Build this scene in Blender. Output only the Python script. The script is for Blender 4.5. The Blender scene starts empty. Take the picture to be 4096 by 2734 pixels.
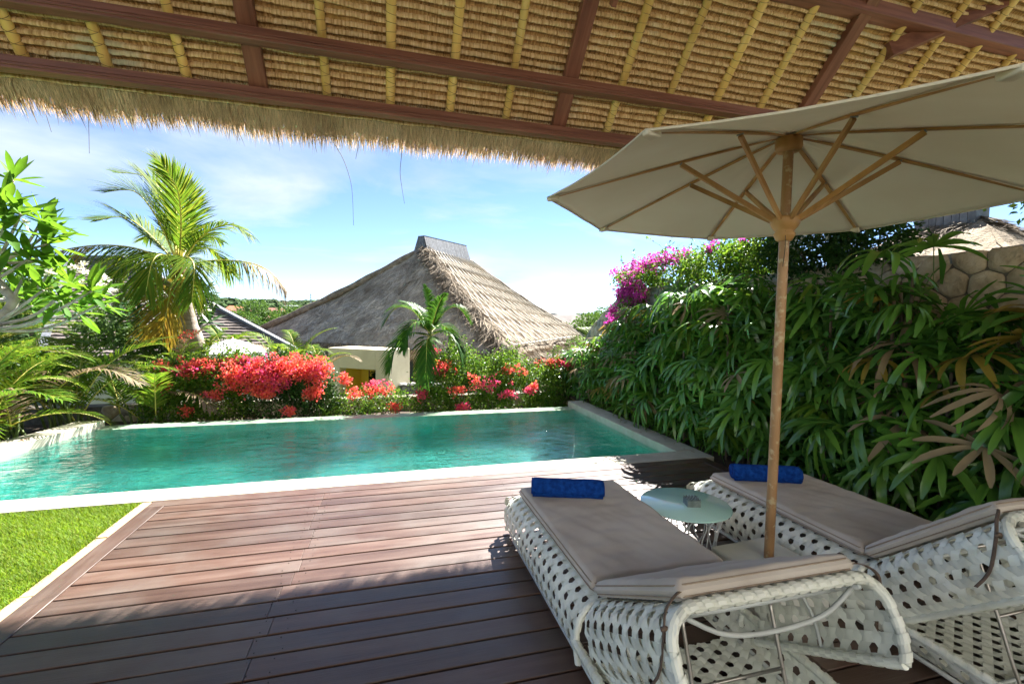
import bpy, math, random
import numpy as np
from mathutils import Vector, Matrix, noise
PI = math.pi
SC = bpy.context.scene
COL = SC.collection
RNG = np.random.default_rng(7)
random.seed(7)

# ------------------------------------------------------------------ camera
CAM_H = 1.6
YAW, PITCH, ROLL = 0.26615, 0.049834, 0.012377
_f = Vector((math.sin(YAW)*math.cos(PITCH), math.cos(YAW)*math.cos(PITCH), -math.sin(PITCH)))
_r = Vector((math.cos(YAW), -math.sin(YAW), 0)); _u = _r.cross(_f)
_R = _r*math.cos(ROLL)+_u*math.sin(ROLL); _U = -_r*math.sin(ROLL)+_u*math.cos(ROLL)
cd = bpy.data.cameras.new('camera'); cam = bpy.data.objects.new('camera', cd); COL.objects.link(cam)
cam.matrix_world = Matrix(((_R.x, _U.x, -_f.x, 0), (_R.y, _U.y, -_f.y, 0), (_R.z, _U.z, -_f.z, CAM_H), (0, 0, 0, 1)))
cd.sensor_width = 36; cd.lens = 16.143; cd.clip_end = 5000; cd.clip_start = 0.02
SC.camera = cam

# ------------------------------------------------------------------ sky, sun, exposure
SUN = Vector((0.63, 0.714, 1.0)).normalized()          # towards the sun
elev = math.asin(SUN.z); azim = math.atan2(SUN.x, SUN.y)
wd = bpy.data.worlds.new('World'); SC.world = wd; wd.use_nodes = True
nt = wd.node_tree; nt.nodes.clear()
def wn(t): return nt.nodes.new(t)
out = wn('ShaderNodeOutputWorld'); bg = wn('ShaderNodeBackground'); sky = wn('ShaderNodeTexSky')
sky.sky_type = 'NISHITA'; sky.sun_disc = False; sky.sun_elevation = elev; sky.sun_rotation = azim
sky.air_density = 0.55; sky.dust_density = 0.0; sky.ozone_density = 3.0; sky.altitude = 600
tc = wn('ShaderNodeTexCoord'); sep = wn('ShaderNodeSeparateXYZ'); nt.links.new(tc.outputs['Generated'], sep.inputs[0])
zz = wn('ShaderNodeMath'); zz.operation = 'MAXIMUM'; zz.inputs[1].default_value = 0.0; nt.links.new(sep.outputs['Z'], zz.inputs[0])
za = wn('ShaderNodeMath'); za.operation = 'ADD'; za.inputs[1].default_value = 0.22; nt.links.new(zz.outputs[0], za.inputs[0])
dv = wn('ShaderNodeVectorMath'); dv.operation = 'DIVIDE'
cmb = wn('ShaderNodeCombineXYZ')
for i in range(3): nt.links.new(za.outputs[0], cmb.inputs[i])
nt.links.new(tc.outputs['Generated'], dv.inputs[0]); nt.links.new(cmb.outputs[0], dv.inputs[1])
mp = wn('ShaderNodeMapping'); mp.inputs['Scale'].default_value = (0.62, 0.9, 0.5); mp.inputs['Location'].default_value = (2.35, 0.55, 0.3)
nt.links.new(dv.outputs[0], mp.inputs[0])
nz = wn('ShaderNodeTexNoise'); nz.inputs['Scale'].default_value = 1.5; nz.inputs['Detail'].default_value = 9; nz.inputs['Roughness'].default_value = 0.56; nz.inputs['Distortion'].default_value = 0.35
nt.links.new(mp.outputs[0], nz.inputs['Vector'])
rp = wn('ShaderNodeValToRGB'); rp.color_ramp.elements[0].position = 0.48; rp.color_ramp.elements[0].color = (0, 0, 0, 1)
rp.color_ramp.elements[1].position = 0.70; rp.color_ramp.elements[1].color = (0.92, 0.92, 0.92, 1)
nt.links.new(nz.outputs['Fac'], rp.inputs[0])
nz2 = wn('ShaderNodeTexNoise'); nz2.inputs['Scale'].default_value = 2.6; nz2.inputs['Detail'].default_value = 4; nt.links.new(mp.outputs[0], nz2.inputs['Vector'])
cr = wn('ShaderNodeValToRGB'); cr.color_ramp.elements[0].position = 0.35; cr.color_ramp.elements[0].color = (2.3, 2.8, 3.4, 1)
cr.color_ramp.elements[1].position = 0.62; cr.color_ramp.elements[1].color = (3.6, 3.9, 4.2, 1)
nt.links.new(nz2.outputs['Fac'], cr.inputs[0])
mx = wn('ShaderNodeMixRGB'); nt.links.new(rp.outputs[0], mx.inputs[0]); nt.links.new(sky.outputs[0], mx.inputs[1]); nt.links.new(cr.outputs[0], mx.inputs[2])
nt.links.new(mx.outputs[0], bg.inputs[0]); bg.inputs[1].default_value = 0.051
nt.links.new(bg.outputs[0], out.inputs[0])
sl = bpy.data.lights.new('sun', 'SUN'); sl.energy = 4.8; sl.angle = math.radians(0.53); sl.color = (1.0, 0.965, 0.91)
so = bpy.data.objects.new('sun', sl); COL.objects.link(so)
so.rotation_euler = SUN.to_track_quat('Z', 'Y').to_euler(); so.location = (6, 7, 12)
SC.view_settings.view_transform = 'Standard'; SC.view_settings.look = 'None'; SC.view_settings.gamma = 1.0
SC.view_settings.exposure = 2.6
SC.cycles.max_bounces = 10; SC.cycles.diffuse_bounces = 6; SC.cycles.transparent_max_bounces = 12
SC.cycles.use_denoising = True
# ------------------------------------------------------------------ helpers
def nrm(v): return v/np.linalg.norm(v)
def rotz(a): c, s = math.cos(a), math.sin(a); return np.array([[c, -s, 0], [s, c, 0], [0, 0, 1.]])
def rotx(a): c, s = math.cos(a), math.sin(a); return np.array([[1., 0, 0], [0, c, -s], [0, s, c]])
def roty(a): c, s = math.cos(a), math.sin(a); return np.array([[c, 0, s], [0, 1., 0], [-s, 0, c]])

def link(name, data, parent=None, mat=None, loc=None, rot=None, scale=None):
    o = bpy.data.objects.new(name, data); COL.objects.link(o)
    if parent: o.parent = parent
    if mat is not None and data is not None and not data.materials: data.materials.append(mat)
    if loc is not None: o.location = loc
    if rot is not None: o.rotation_euler = rot
    if scale is not None: o.scale = scale
    return o
def tag(o, label=None, cat=None, group=None, kind=None):
    if label: o['label'] = label
    if cat: o['category'] = cat
    if group: o['group'] = group
    if kind: o['kind'] = kind
    return o
def thing(name, label, cat, loc=(0, 0, 0), rz=0, group=None):
    o = bpy.data.objects.new(name, None); COL.objects.link(o); o.empty_display_size = 0.1
    o.location = loc; o.rotation_euler = (0, 0, rz); return tag(o, label, cat, group)

class MB:
    """collects polygons, builds ONE mesh"""
    def __init__(s): s.v = []; s.f = []; s.n = 0
    def add(s, v, f):
        v = np.asarray(v, float).reshape(-1, 3); b = s.n
        s.v.append(v); s.f.extend([tuple(i+b for i in q) for q in f]); s.n += len(v)
    def box(s, a, b, M=None):
        (x0, y0, z0), (x1, y1, z1) = a, b
        v = np.array([(x0, y0, z0), (x1, y0, z0), (x1, y1, z0), (x0, y1, z0), (x0, y0, z1), (x1, y0, z1), (x1, y1, z1), (x0, y1, z1)], float)
        if M is not None: v = v@np.asarray(M[0]).T+np.asarray(M[1])
        s.add(v, [(0, 3, 2, 1), (4, 5, 6, 7), (0, 1, 5, 4), (1, 2, 6, 5), (2, 3, 7, 6), (3, 0, 4, 7)])
    def beam(s, p, q, w, h, up=(0, 0, 1), w2=None, h2=None):
        p = np.array(p, float); q = np.array(q, float); d = nrm(q-p); sd = nrm(np.cross(d, up)); uu = np.cross(sd, d)
        w2 = w if w2 is None else w2; h2 = h if h2 is None else h2
        v = [p-sd*w/2-uu*h/2, p+sd*w/2-uu*h/2, p+sd*w/2+uu*h/2, p-sd*w/2+uu*h/2, q-sd*w2/2-uu*h2/2, q+sd*w2/2-uu*h2/2, q+sd*w2/2+uu*h2/2, q-sd*w2/2+uu*h2/2]
        s.add(v, [(0, 1, 2, 3), (7, 6, 5, 4), (0, 4, 5, 1), (1, 5, 6, 2), (2, 6, 7, 3), (3, 7, 4, 0)])
    def tube(s, pts, r, n=8, caps=True):
        P = np.asarray(pts, float); m = len(P); r = np.broadcast_to(np.asarray(r, float), (m,))
        T = np.gradient(P, axis=0); T /= np.linalg.norm(T, axis=1)[:, None]+1e-12
        a = np.array([0, 0, 1.]) if abs(T[0][2]) < .9 else np.array([1., 0, 0])
        N = nrm(np.cross(T[0], a)); V = []
        for i in range(m):
            N = N-T[i]*(N@T[i]); N = nrm(N); B = np.cross(T[i], N)
            th = np.arange(n)*2*PI/n
            V.append(P[i]+r[i]*(np.cos(th)[:, None]*N+np.sin(th)[:, None]*B))
        F = [(i*n+j, i*n+(j+1) % n, (i+1)*n+(j+1) % n, (i+1)*n+j) for i in range(m-1) for j in range(n)]
        if caps: F += [tuple(range(n))[::-1], tuple((m-1)*n+j for j in range(n))]
        s.add(np.concatenate(V), F)
    def lathe(s, prof, c=(0, 0, 0), n=20):
        V = []; 
        for (r, z) in prof:
            th = np.arange(n)*2*PI/n; V.append(np.stack([c[0]+r*np.cos(th), c[1]+r*np.sin(th), np.full(n, c[2]+z)], 1))
        m = len(prof)
        F = [(i*n+j, i*n+(j+1) % n, (i+1)*n+(j+1) % n, (i+1)*n+j) for i in range(m-1) for j in range(n)]
        F += [tuple(range(n))[::-1], tuple((m-1)*n+j for j in range(n))]
        s.add(np.concatenate(V), F)
    def grid(s, G):
        a, b = G.shape[:2]
        s.add(G.reshape(-1, 3), [(i*b+j, i*b+j+1, (i+1)*b+j+1, (i+1)*b+j) for i in range(a-1) for j in range(b-1)])
    def mesh(s, name, smooth=False):
        me = bpy.data.meshes.new(name)
        me.from_pydata(np.concatenate(s.v).tolist(), [], s.f)
        if smooth: me.polygons.foreach_set('use_smooth', [True]*len(me.polygons))
        me.update(); return me
    def build(s, name, mat, parent=None, smooth=False, bevel=0, seg=2, solid=0):
        o = link(name, s.mesh(name, smooth), parent, mat)
        if solid:
            m = o.modifiers.new('s', 'SOLIDIFY'); m.thickness = solid; m.offset = 0
        if bevel:
            m = o.modifiers.new('b', 'BEVEL'); m.width = bevel; m.segments = seg; m.limit_method = 'ANGLE'
        return o

def np_mesh(name, V, F, smooth=False, attr=None):
    """V (n,3), F (m,k) with fixed k -> mesh, quickly"""
    me = bpy.data.meshes.new(name); V = np.ascontiguousarray(V, dtype=np.float32); F = np.ascontiguousarray(F, dtype=np.int32)
    m, k = F.shape
    me.vertices.add(len(V)); me.vertices.foreach_set('co', V.ravel())
    me.loops.add(m*k); me.loops.foreach_set('vertex_index', F.ravel())
    me.polygons.add(m); me.polygons.foreach_set('loop_start', np.arange(0, m*k, k, dtype=np.int32))
    me.polygons.foreach_set('use_smooth', np.full(m, smooth))
    me.update(calc_edges=True); return me
def scatter(T, TF, P, Rm, S):
    """template T(k,3) faces TF(q,4); positions P(n,3); rotations Rm(n,3,3); scales S(n,) or (n,3)"""
    S = np.asarray(S, float)
    if S.ndim == 1: S = np.repeat(S[:, None], 3, 1)
    V = np.einsum('nij,nkj->nki', Rm, T[None]*S[:, None, :])+P[:, None, :]
    n, k = V.shape[:2]
    F = (np.asarray(TF)[None]+(np.arange(n)*k)[:, None, None]).reshape(-1, np.asarray(TF).shape[1])
    return V.reshape(-1, 3), F
def frames(D, roll=None, up=None):
    """rotation matrices whose +x axis is D(n,3) and z roughly up, rolled about x"""
    D = D/np.linalg.norm(D, axis=1)[:, None]; n = len(D)
    up = np.tile([0, 0, 1.], (n, 1)) if up is None else up
    Yv = np.cross(up, D); l = np.linalg.norm(Yv, axis=1); Yv[l < 1e-4] = (0, 1, 0); Yv /= np.linalg.norm(Yv, axis=1)[:, None]
    Zv = np.cross(D, Yv)
    if roll is not None:
        c, s = np.cos(roll)[:, None], np.sin(roll)[:, None]; Yv, Zv = Yv*c+Zv*s, Zv*c-Yv*s
    return np.stack([D, Yv, Zv], 2)
def rdir(n, up=0.0):
    v = RNG.normal(size=(n, 3)); v[:, 2] += up; return v/np.linalg.norm(v, axis=1)[:, None]
def path(pts, n=24):
    P = np.asarray(pts, float); m = len(P); t = np.linspace(0, m-1, n); o = []
    for q in t:                                   # catmull-rom
        i = min(int(q), m-2); u = q-i; p0 = P[max(i-1, 0)]; p1 = P[i]; p2 = P[i+1]; p3 = P[min(i+2, m-1)]
        o.append(.5*((2*p1)+(-p0+p2)*u+(2*p0-5*p1+4*p2-p3)*u*u+(-p0+3*p1-3*p2+p3)*u**3))
    return np.array(o)

# ------------------------------------------------------------------ materials
def newmat(name):
    m = bpy.data.materials.new(name); m.use_nodes = True; t = m.node_tree; t.nodes.clear()
    o = t.nodes.new('ShaderNodeOutputMaterial'); return m, t, o
def L(t, a, b): t.links.new(a, b)
def ramp(t, src, stops):
    r = t.nodes.new('ShaderNodeValToRGB'); e = r.color_ramp.elements
    while len(e) > 1: e.remove(e[-1])
    e[0].position = stops[0][0]; e[0].color = (*stops[0][1], 1)
    for p, c in stops[1:]: q = e.new(p); q.color = (*c, 1)
    L(t, src, r.inputs[0]); return r
def noise_n(t, scale, detail=4, rough=.55, stretch=(1, 1, 1), coord='Object', dist=0.0, rand=False):
    tc = t.nodes.new('ShaderNodeTexCoord'); mp = t.nodes.new('ShaderNodeMapping'); mp.inputs['Scale'].default_value = stretch
    L(t, tc.outputs[coord], mp.inputs[0])
    if rand:
        oi = t.nodes.new('ShaderNodeObjectInfo'); mu = t.nodes.new('ShaderNodeMath'); mu.operation = 'MULTIPLY'; mu.inputs[1].default_value = 57.0
        L(t, oi.outputs['Random'], mu.inputs[0]); L(t, mu.outputs[0], mp.inputs['Location'])
    n = t.nodes.new('ShaderNodeTexNoise'); n.inputs['Scale'].default_value = scale; n.inputs['Detail'].default_value = detail
    n.inputs['Roughness'].default_value = rough; n.inputs['Distortion'].default_value = dist
    L(t, mp.outputs[0], n.inputs['Vector']); return n
def surf(name, stops, scale=6, rough=.7, bump=.0, bscale=None, stretch=(1, 1, 1), bstretch=None, spec=.5, detail=5, rr=0.0, jitter=0.0, dist=0.0, bdist=.01, metallic=0, coord='Object', rand=False, rrange=None, trans=0, coat=0, extra=None):
    """general procedural solid: noise ramp colour, second noise bump, object-random brightness"""
    m, t, o = newmat(name); b = t.nodes.new('ShaderNodeBsdfPrincipled')
    n = noise_n(t, scale, detail, stretch=stretch, dist=dist, coord=coord, rand=rand)
    r = ramp(t, n.outputs['Fac'], stops); c = r.outputs[0]
    if extra:      # (scale, lo, hi, colour, stretch): blotches of another colour
        n3 = noise_n(t, extra[0], 5, stretch=extra[4] if len(extra) > 4 else (1, 1, 1), coord=coord, rand=rand)
        r3 = ramp(t, n3.outputs['Fac'], [(extra[1], (0, 0, 0)), (extra[2], (1, 1, 1))])
        mm = t.nodes.new('ShaderNodeMixRGB'); L(t, r3.outputs[0], mm.inputs[0]); L(t, c, mm.inputs[1]); mm.inputs[2].default_value = (*extra[3], 1); c = mm.outputs[0]
    if jitter or rr:
        oi = t.nodes.new('ShaderNodeObjectInfo') if jitter else t.nodes.new('ShaderNodeNewGeometry')
        k = jitter or rr
        mr = t.nodes.new('ShaderNodeMapRange'); mr.inputs[3].default_value = 1-k; mr.inputs[4].default_value = 1+k
        L(t, oi.outputs['Random' if jitter else 'Random Per Island'], mr.inputs[0])
        hs = t.nodes.new('ShaderNodeHueSaturation'); L(t, mr.outputs[0], hs.inputs['Value']); L(t, c, hs.inputs['Color']); c = hs.outputs[0]
    L(t, c, b.inputs['Base Color'])
    if rrange:
        rq = t.nodes.new('ShaderNodeMapRange'); rq.inputs[3].default_value = rrange[0]; rq.inputs[4].default_value = rrange[1]
        L(t, n.outputs['Fac'], rq.inputs[0]); L(t, rq.outputs[0], b.inputs['Roughness'])
    else: b.inputs['Roughness'].default_value = rough
    b.inputs['Specular IOR Level'].default_value = spec; b.inputs['Metallic'].default_value = metallic
    if coat: b.inputs['Coat Weight'].default_value = coat; b.inputs['Coat Roughness'].default_value = .2
    if bump:
        n2 = noise_n(t, bscale or scale*3, 6, .6, stretch=bstretch or stretch, coord=coord, rand=rand)
        bp = t.nodes.new('ShaderNodeBump'); bp.inputs['Strength'].default_value = bump; bp.inputs['Distance'].default_value = bdist
        L(t, n2.outputs['Fac'], bp.inputs['Height']); L(t, bp.outputs[0], b.inputs['Normal'])
    if trans:
        tr = t.nodes.new('ShaderNodeBsdfTranslucent'); L(t, c, tr.inputs[0]); mx = t.nodes.new('ShaderNodeMixShader'); mx.inputs[0].default_value = trans
        L(t, b.outputs[0], mx.inputs[1]); L(t, tr.outputs[0], mx.inputs[2]); L(t, mx.outputs[0], o.inputs[0])
    else: L(t, b.outputs[0], o.inputs[0])
    return m
def leafmat(name, cols, trans=.4, rough=.45, tcol=None, spec=.22, tip=None, islands=True, sat=1.0, k_=.66):
    """leaf: colour by random island/object, part of the light passes through"""
    m, t, o = newmat(name); b = t.nodes.new('ShaderNodeBsdfPrincipled')
    g = t.nodes.new('ShaderNodeNewGeometry'); oi = t.nodes.new('ShaderNodeObjectInfo')
    src = g.outputs['Random Per Island'] if islands else oi.outputs['Random']
    cols = [tuple(v*k_ for v in c) for c in cols]
    k = len(cols); r = ramp(t, src, [(i/(max(k-1, 1)), c) for i, c in enumerate(cols)])
    n = noise_n(t, 3.0, 3, coord='Object'); hs = t.nodes.new('ShaderNodeHueSaturation')
    mr = t.nodes.new('ShaderNodeMapRange'); mr.inputs[3].default_value = .6; mr.inputs[4].default_value = 1.4; L(t, n.outputs['Fac'], mr.inputs[0])
    L(t, mr.outputs[0], hs.inputs['Value']); L(t, r.outputs[0], hs.inputs['Color']); c = hs.outputs[0]
    L(t, c, b.inputs['Base Color']); b.inputs['Roughness'].default_value = rough; b.inputs['Specular IOR Level'].default_value = spec
    tr = t.nodes.new('ShaderNodeBsdfTranslucent')
    h2 = t.nodes.new('ShaderNodeHueSaturation'); L(t, c, h2.inputs['Color']); h2.inputs['Value'].default_value = 1.7; h2.inputs['Hue'].default_value = .485 if tcol is None else tcol
    L(t, h2.outputs[0], tr.inputs[0]); mx = t.nodes.new('ShaderNodeMixShader'); mx.inputs[0].default_value = trans
    L(t, b.outputs[0], mx.inputs[1]); L(t, tr.outputs[0], mx.inputs[2]); L(t, mx.outputs[0], o.inputs[0]); return m

M = {}
M['deck'] = surf('deck_wood', [(.25, (.046, .021, .013)), (.5, (.075, .040, .027)), (.75, (.112, .070, .052))], 3.0, .4, .35, 14, stretch=(.6, 7, 7), bstretch=(.5, 12, 12), jitter=.22, rand=True, spec=.62, rrange=(.28, .5), bdist=.004, extra=(1.6, .48, .75, (.11, .088, .074)))
M['underdeck'] = surf('underdeck_dark', [(.3, (.012, .010, .009)), (.7, (.02, .016, .014))], 4, .9)
M['coping'] = surf('coping_stone', [(.3, (.36, .335, .26)), (.6, (.45, .425, .34)), (.8, (.52, .495, .41))], 5, .75, .25, 60, bdist=.003, spec=.3, extra=(2.2, .58, .8, (.42, .40, .31)))
M['edging'] = surf('edging_stone', [(.3, (.26, .19, .10)), (.7, (.38, .30, .18))], 9, .85, .4, 50, jitter=.08, bdist=.004)
M['pooltile'] = surf('pool_tile', [(.3, (.045, .30, .24)), (.5, (.07, .40, .33)), (.72, (.13, .50, .42))], 9, .4, .1, 30, jitter=.15, rand=True)
M['poolfloor'] = surf('pool_floor_tile', [(.3, (.035, .27, .23)), (.5, (.06, .36, .31)), (.7, (.12, .44, .40))], 5, .5, .1, 30, extra=(1.1, .45, .7, (.03, .27, .235)))
M['weirtile'] = surf('weir_tile', [(.3, (.16, .24, .17)), (.55, (.24, .33, .23)), (.75, (.36, .38, .25))], 14, .3, .2, 60, jitter=.16, rand=True)
M['soil'] = surf('soil', [(.3, (.035, .022, .013)), (.7, (.085, .055, .032))], 12, .95, .8, 30, bdist=.03)
M['lawnbase'] = surf('lawn_soil', [(.3, (.05, .10, .012)), (.7, (.10, .17, .02))], 20, .95, .5, 40)
M['grass'] = leafmat('grass_blade', [(.14, .28, .010), (.20, .35, .015), (.25, .37, .025), (.14, .29, .015), (.30, .33, .06)], .4, .6)
M['ground'] = surf('ground_cover', [(.3, (.035, .06, .018)), (.6, (.06, .09, .03)), (.8, (.11, .10, .05))], .12, .95, .5, 3)
# ------------------------------------------------------------------ the ground, out to the horizon
def gheight(x, y):
    r = math.hypot(x, y)
    if y < 11.2 and -14 < x < 14 and y > -14: z = -1.75
    else: z = -2.3
    d = r
    if d > 45: z -= 9*min(1, (d-45)/90)
    if d > 220:
        k = min(1, (d-220)/330); k = k*k*(3-2*k)
        a = math.atan2(x, y)
        n = noise.noise(Vector((a*5.0, 1.3, 0)))*.6+noise.noise(Vector((a*13, 4.7, 0)))*.25
        left = 1/(1+math.exp((a-.12)*9))
        z += k*(13+11.5*left+4.5*n)
    return z
radii = [0, 3, 6, 9, 10.5, 11, 11.4, 12, 13, 15, 18, 22, 30, 45, 60, 80, 110, 150, 200, 260, 320, 380, 440, 500, 560, 620, 800, 1200, 2500]
NA = 180; V = []; F = []
for i, r in enumerate(radii):
    for j in range(NA):
        a = 2*PI*j/NA; x, y = r*math.sin(a), r*math.cos(a); V.append((x, y, gheight(x, y)))
for i in range(len(radii)-1):
    for j in range(NA): F.append((i*NA+j, (i+1)*NA+j, (i+1)*NA+(j+1) % NA, i*NA+(j+1) % NA))
g = link('ground', np_mesh('ground', np.array(V), np.array(F), True), None, M['ground']); tag(g, kind='structure')

# ------------------------------------------------------------------ timber deck
DX0, DX1, DY1 = -1.94, 3.62, 4.545
deck = bpy.data.objects.new('deck', None); COL.objects.link(deck); tag(deck, kind='structure')
mb = MB(); mb.box((DX0+.01, -5, -.35), (DX1-.01, DY1-.01, -.06)); mb.build('deck_underside', M['underdeck'], deck)
PITCH_B, GAP = 0.1487, 0.013
def plank(x0, x1, y0, y1, z=0):
    b = MB(); cx, cy = (x0+x1)/2, (y0+y1)/2
    b.box((x0-cx, y0-cy, -.03), (x1-cx, y1-cy, 0))
    o = b.build('plank', M['deck'], deck, bevel=.0025, seg=1)
    o.location = (cx, cy, z+random.uniform(-.0012, .0012)); o.rotation_euler = (random.uniform(-.0015, .0015), 0, random.uniform(-.0007, .0007)); return o
y = DY1; k = 0
plank(DX0, DX1, y-.135, y); y -= PITCH_B
joints = [-.55, -.55, -.56, -.57, -.57, -.53, -.53, -.55, -.54, -.56, -.60, -.62]
while y > -4.5:
    j = (joints[k] if k < len(joints) else -.6+random.uniform(-.05, .05)); j2 = 1.75+random.uniform(-.3, .3)
    x0, x1 = DX0+.137, DX1-.137
    if k % 7 in (0, 3): cuts = [x0, j, x1]
    else: cuts = [x0, j, j2, x1]
    for a, b_ in zip(cuts[:-1], cuts[1:]): plank(a+.0008, b_-.0008, y-PITCH_B+GAP, y)
    y -= PITCH_B; k += 1
for xb in (DX0, DX1-.135):
    for (a, b_) in ((DY1-.137, 2.1), (2.098, -.4), (-.402, -4.5)):
        b = MB(); cy = (a+b_)/2; b.box((-(.066), b_-cy, -.03), (.066, a-cy, 0)); o = b.build('border_plank', M['deck'], deck, bevel=.0025, seg=1)
        o.location = (xb+.067, cy, .001); 
# rotate grain of border planks: they use their own material copy with the grain along y
M['deck_y'] = surf('deck_wood_border', [(.25, (.046, .021, .013)), (.5, (.075, .040, .027)), (.75, (.112, .070, .052))], 3.0, .4, .35, 14, stretch=(7, .6, 7), bstretch=(12, .5, 12), jitter=.2, rand=True, spec=.62, rrange=(.28, .5), bdist=.004, extra=(1.6, .48, .75, (.11, .088, .074)))
for o in deck.children:
    if o.name.startswith('border'): o.data.materials[0] = M['deck_y']
# screw heads: one part, too small to pick apart
mb = MB(); yy = DY1-PITCH_B; k = 0
while yy > .5:
    for xs in (-.62, -.5, 1.1, 1.9):
        for dy in (.025, .112):
            mb.lathe([(.0001, .0), (.003, .0004), (.003, -.002)], (xs+random.uniform(-.02, .02), yy-dy, .0016), 6)
    yy -= PITCH_B
M['screw'] = surf('screw_dark', [(.3, (.02, .017, .015)), (.7, (.05, .045, .04))], 20, .5, metallic=.6)
s = mb.build('screw_heads', M['screw'], deck); tag(s, kind='stuff')

# ------------------------------------------------------------------ lawn and its stone edging
lx0, lx1, ly0, ly1 = -9.0, DX0-.092, -4.5, 4.56
mb = MB(); mb.box((lx0, ly0, -.5), (lx1, ly1, -.03)); lb = mb.build('lawn', M['lawnbase']); tag(lb, kind='structure')
def blades(n, x0, x1, y0, y1, hmin, hmax, w=.004):
    P = np.stack([RNG.uniform(x0, x1, n), RNG.uniform(y0, y1, n), np.full(n, -.032)], 1)
    nzv = np.array([noise.noise(Vector((q[0]*1.6, q[1]*1.6, 2.0)))+.6*noise.noise(Vector((q[0]*6, q[1]*6, 5.0))) for q in P]); P = P[nzv > -.80+.25*RNG.random(n)]; n = len(P)
    a = RNG.uniform(0, 2*PI, n); lean = RNG.uniform(.1, .75, n); h = RNG.uniform(hmin, hmax, n)
    d = np.stack([np.cos(a)*lean, np.sin(a)*lean, np.ones(n)], 1); sd = np.stack([-np.sin(a), np.cos(a), np.zeros(n)], 1)*w*RNG.uniform(.6, 1.3, n)[:, None]
    m1 = P+d*h[:, None]*.55; tp = P+d*h[:, None]*np.array([1.35, 1.35, .92])
    V = np.stack([P-sd, P+sd, m1+sd*.8, m1-sd*.8, tp], 1).reshape(-1, 3)
    b = np.arange(n)[:, None]*5
    return V, np.concatenate([b+np.array([[0, 1, 2]]), b+np.array([[0, 2, 3]]), b+np.array([[3, 2, 4]])])
parts = [blades(80000, -3.7, lx1+.012, 2.55, ly1-.005, .022, .05, .0024), blades(22000, -6.5, -3.7, 2.4, ly1-.01, .03, .05, .006), blades(9000, -6.5, lx1-.01, -1, 2.5, .03, .055, .007)]
V = []; F = []; off = 0
for v, f in parts: V.append(v); F.append(f+off); off += len(v)
go = link('lawn_grass', np_mesh('lawn_grass', np.concatenate(V), np.concatenate(F)), None, M['grass'])
tag(go, 'short bright green grass of the lawn beside the deck', 'grass', kind='stuff')
ed = thing('lawn_edging', 'pale stone edging strip between the lawn and the timber deck', 'edging')
yy = 4.56
while yy > -4:
    ln = random.uniform(.55, .75); b = MB(); b.box((-.038, -ln/2+.002, -.2), (.038, ln/2-.002, 0)); o = b.build('edging_stone', M['edging'], ed, bevel=.006)
    o.location = (DX0-.052+random.uniform(-.002, .002), yy-ln/2, -.012+random.uniform(-.003, .003)); yy -= ln

# ------------------------------------------------------------------ swimming pool
WZ = -0.105
PY0, PY1 = 4.86, 8.02        # inner faces front and back
PX1 = 3.44
def plx(y): return -4.13-(8.02-y)*.165        # slanting left inner face
pool = bpy.data.objects.new('swimming_pool', None); COL.objects.link(pool); tag(pool, kind='structure')
mb = MB()
q = [(plx(PY0), PY0), (PX1, PY0), (PX1, PY1), (plx(PY1), PY1)]
FZ = -1.35
mb.add([(x, y, FZ) for x, y in q], [(0, 1, 2, 3)])
mb.build('pool_floor', M['poolfloor'], pool)
mb = MB()
for i in range(4):
    (ax, ay), (bx, by) = q[i], q[(i+1) % 4]; mb.add([(ax, ay, FZ), (bx, by, FZ), (bx, by, -.24 if i != 2 else -.12), (ax, ay, -.24 if i != 2 else -.12)], [(0, 1, 2, 3)])
mb.build('pool_wall', M['poolfloor'], pool)
# coping: front run, right run, left run
def coping(name, pts, z0, z1):
    b = MB(); n = len(pts); v = [(x, y, z0) for x, y in pts]+[(x, y, z1) for x, y in pts]
    b.add(v, [tuple(range(n))[::-1], tuple(range(n, 2*n))]+[(i, (i+1) % n, n+(i+1) % n, n+i) for i in range(n)])
    return b.build(name, M['coping'], pool, bevel=.007)
coping('coping', [(-9, DY1+.008), (DX0, DY1+.008), (PX1+.31, DY1+.008), (PX1+.31, PY0-.004), (-9, PY0-.004)], -.16, .0)
coping('coping', [(PX1-.006, PY0-.0), (PX1+.31, PY0-.0), (PX1+.31, 8.36), (PX1-.006, 8.36)], -.16, .003)
coping('coping', [(plx(PY0)-.02, PY0+.002), (plx(8.2)+.006, 8.2), (plx(8.2)-.34, 8.2), (plx(PY0)-.40, PY0+.002)], -.16, .004)
mb = MB(); mb.box((PX1+.004, PY0, -1.75), (PX1+.305, 8.35, -.165)); mb.box((-9, DY1+.02, -1.75), (PX1+.3, PY0-.012, -.165)); mb.box((-4.6, PY1+.02, -1.75), (PX1, PY1+.30, -.155))
mb.add([(plx(PY0)-.01, PY0, -1.75), (plx(8.2)-.01, 8.2, -1.75), (plx(8.2)-.33, 8.2, -1.75), (plx(PY0)-.39, PY0, -1.75), (plx(PY0)-.01, PY0, -.165), (plx(8.2)-.01, 8.2, -.165), (plx(8.2)-.33, 8.2, -.165), (plx(PY0)-.39, PY0, -.165)], [(0, 1, 5, 4), (1, 2, 6, 5), (2, 3, 7, 6), (3, 0, 4, 7), (4, 5, 6, 7)])
mb.build('pool_shell', M['poolfloor'], pool)
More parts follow.
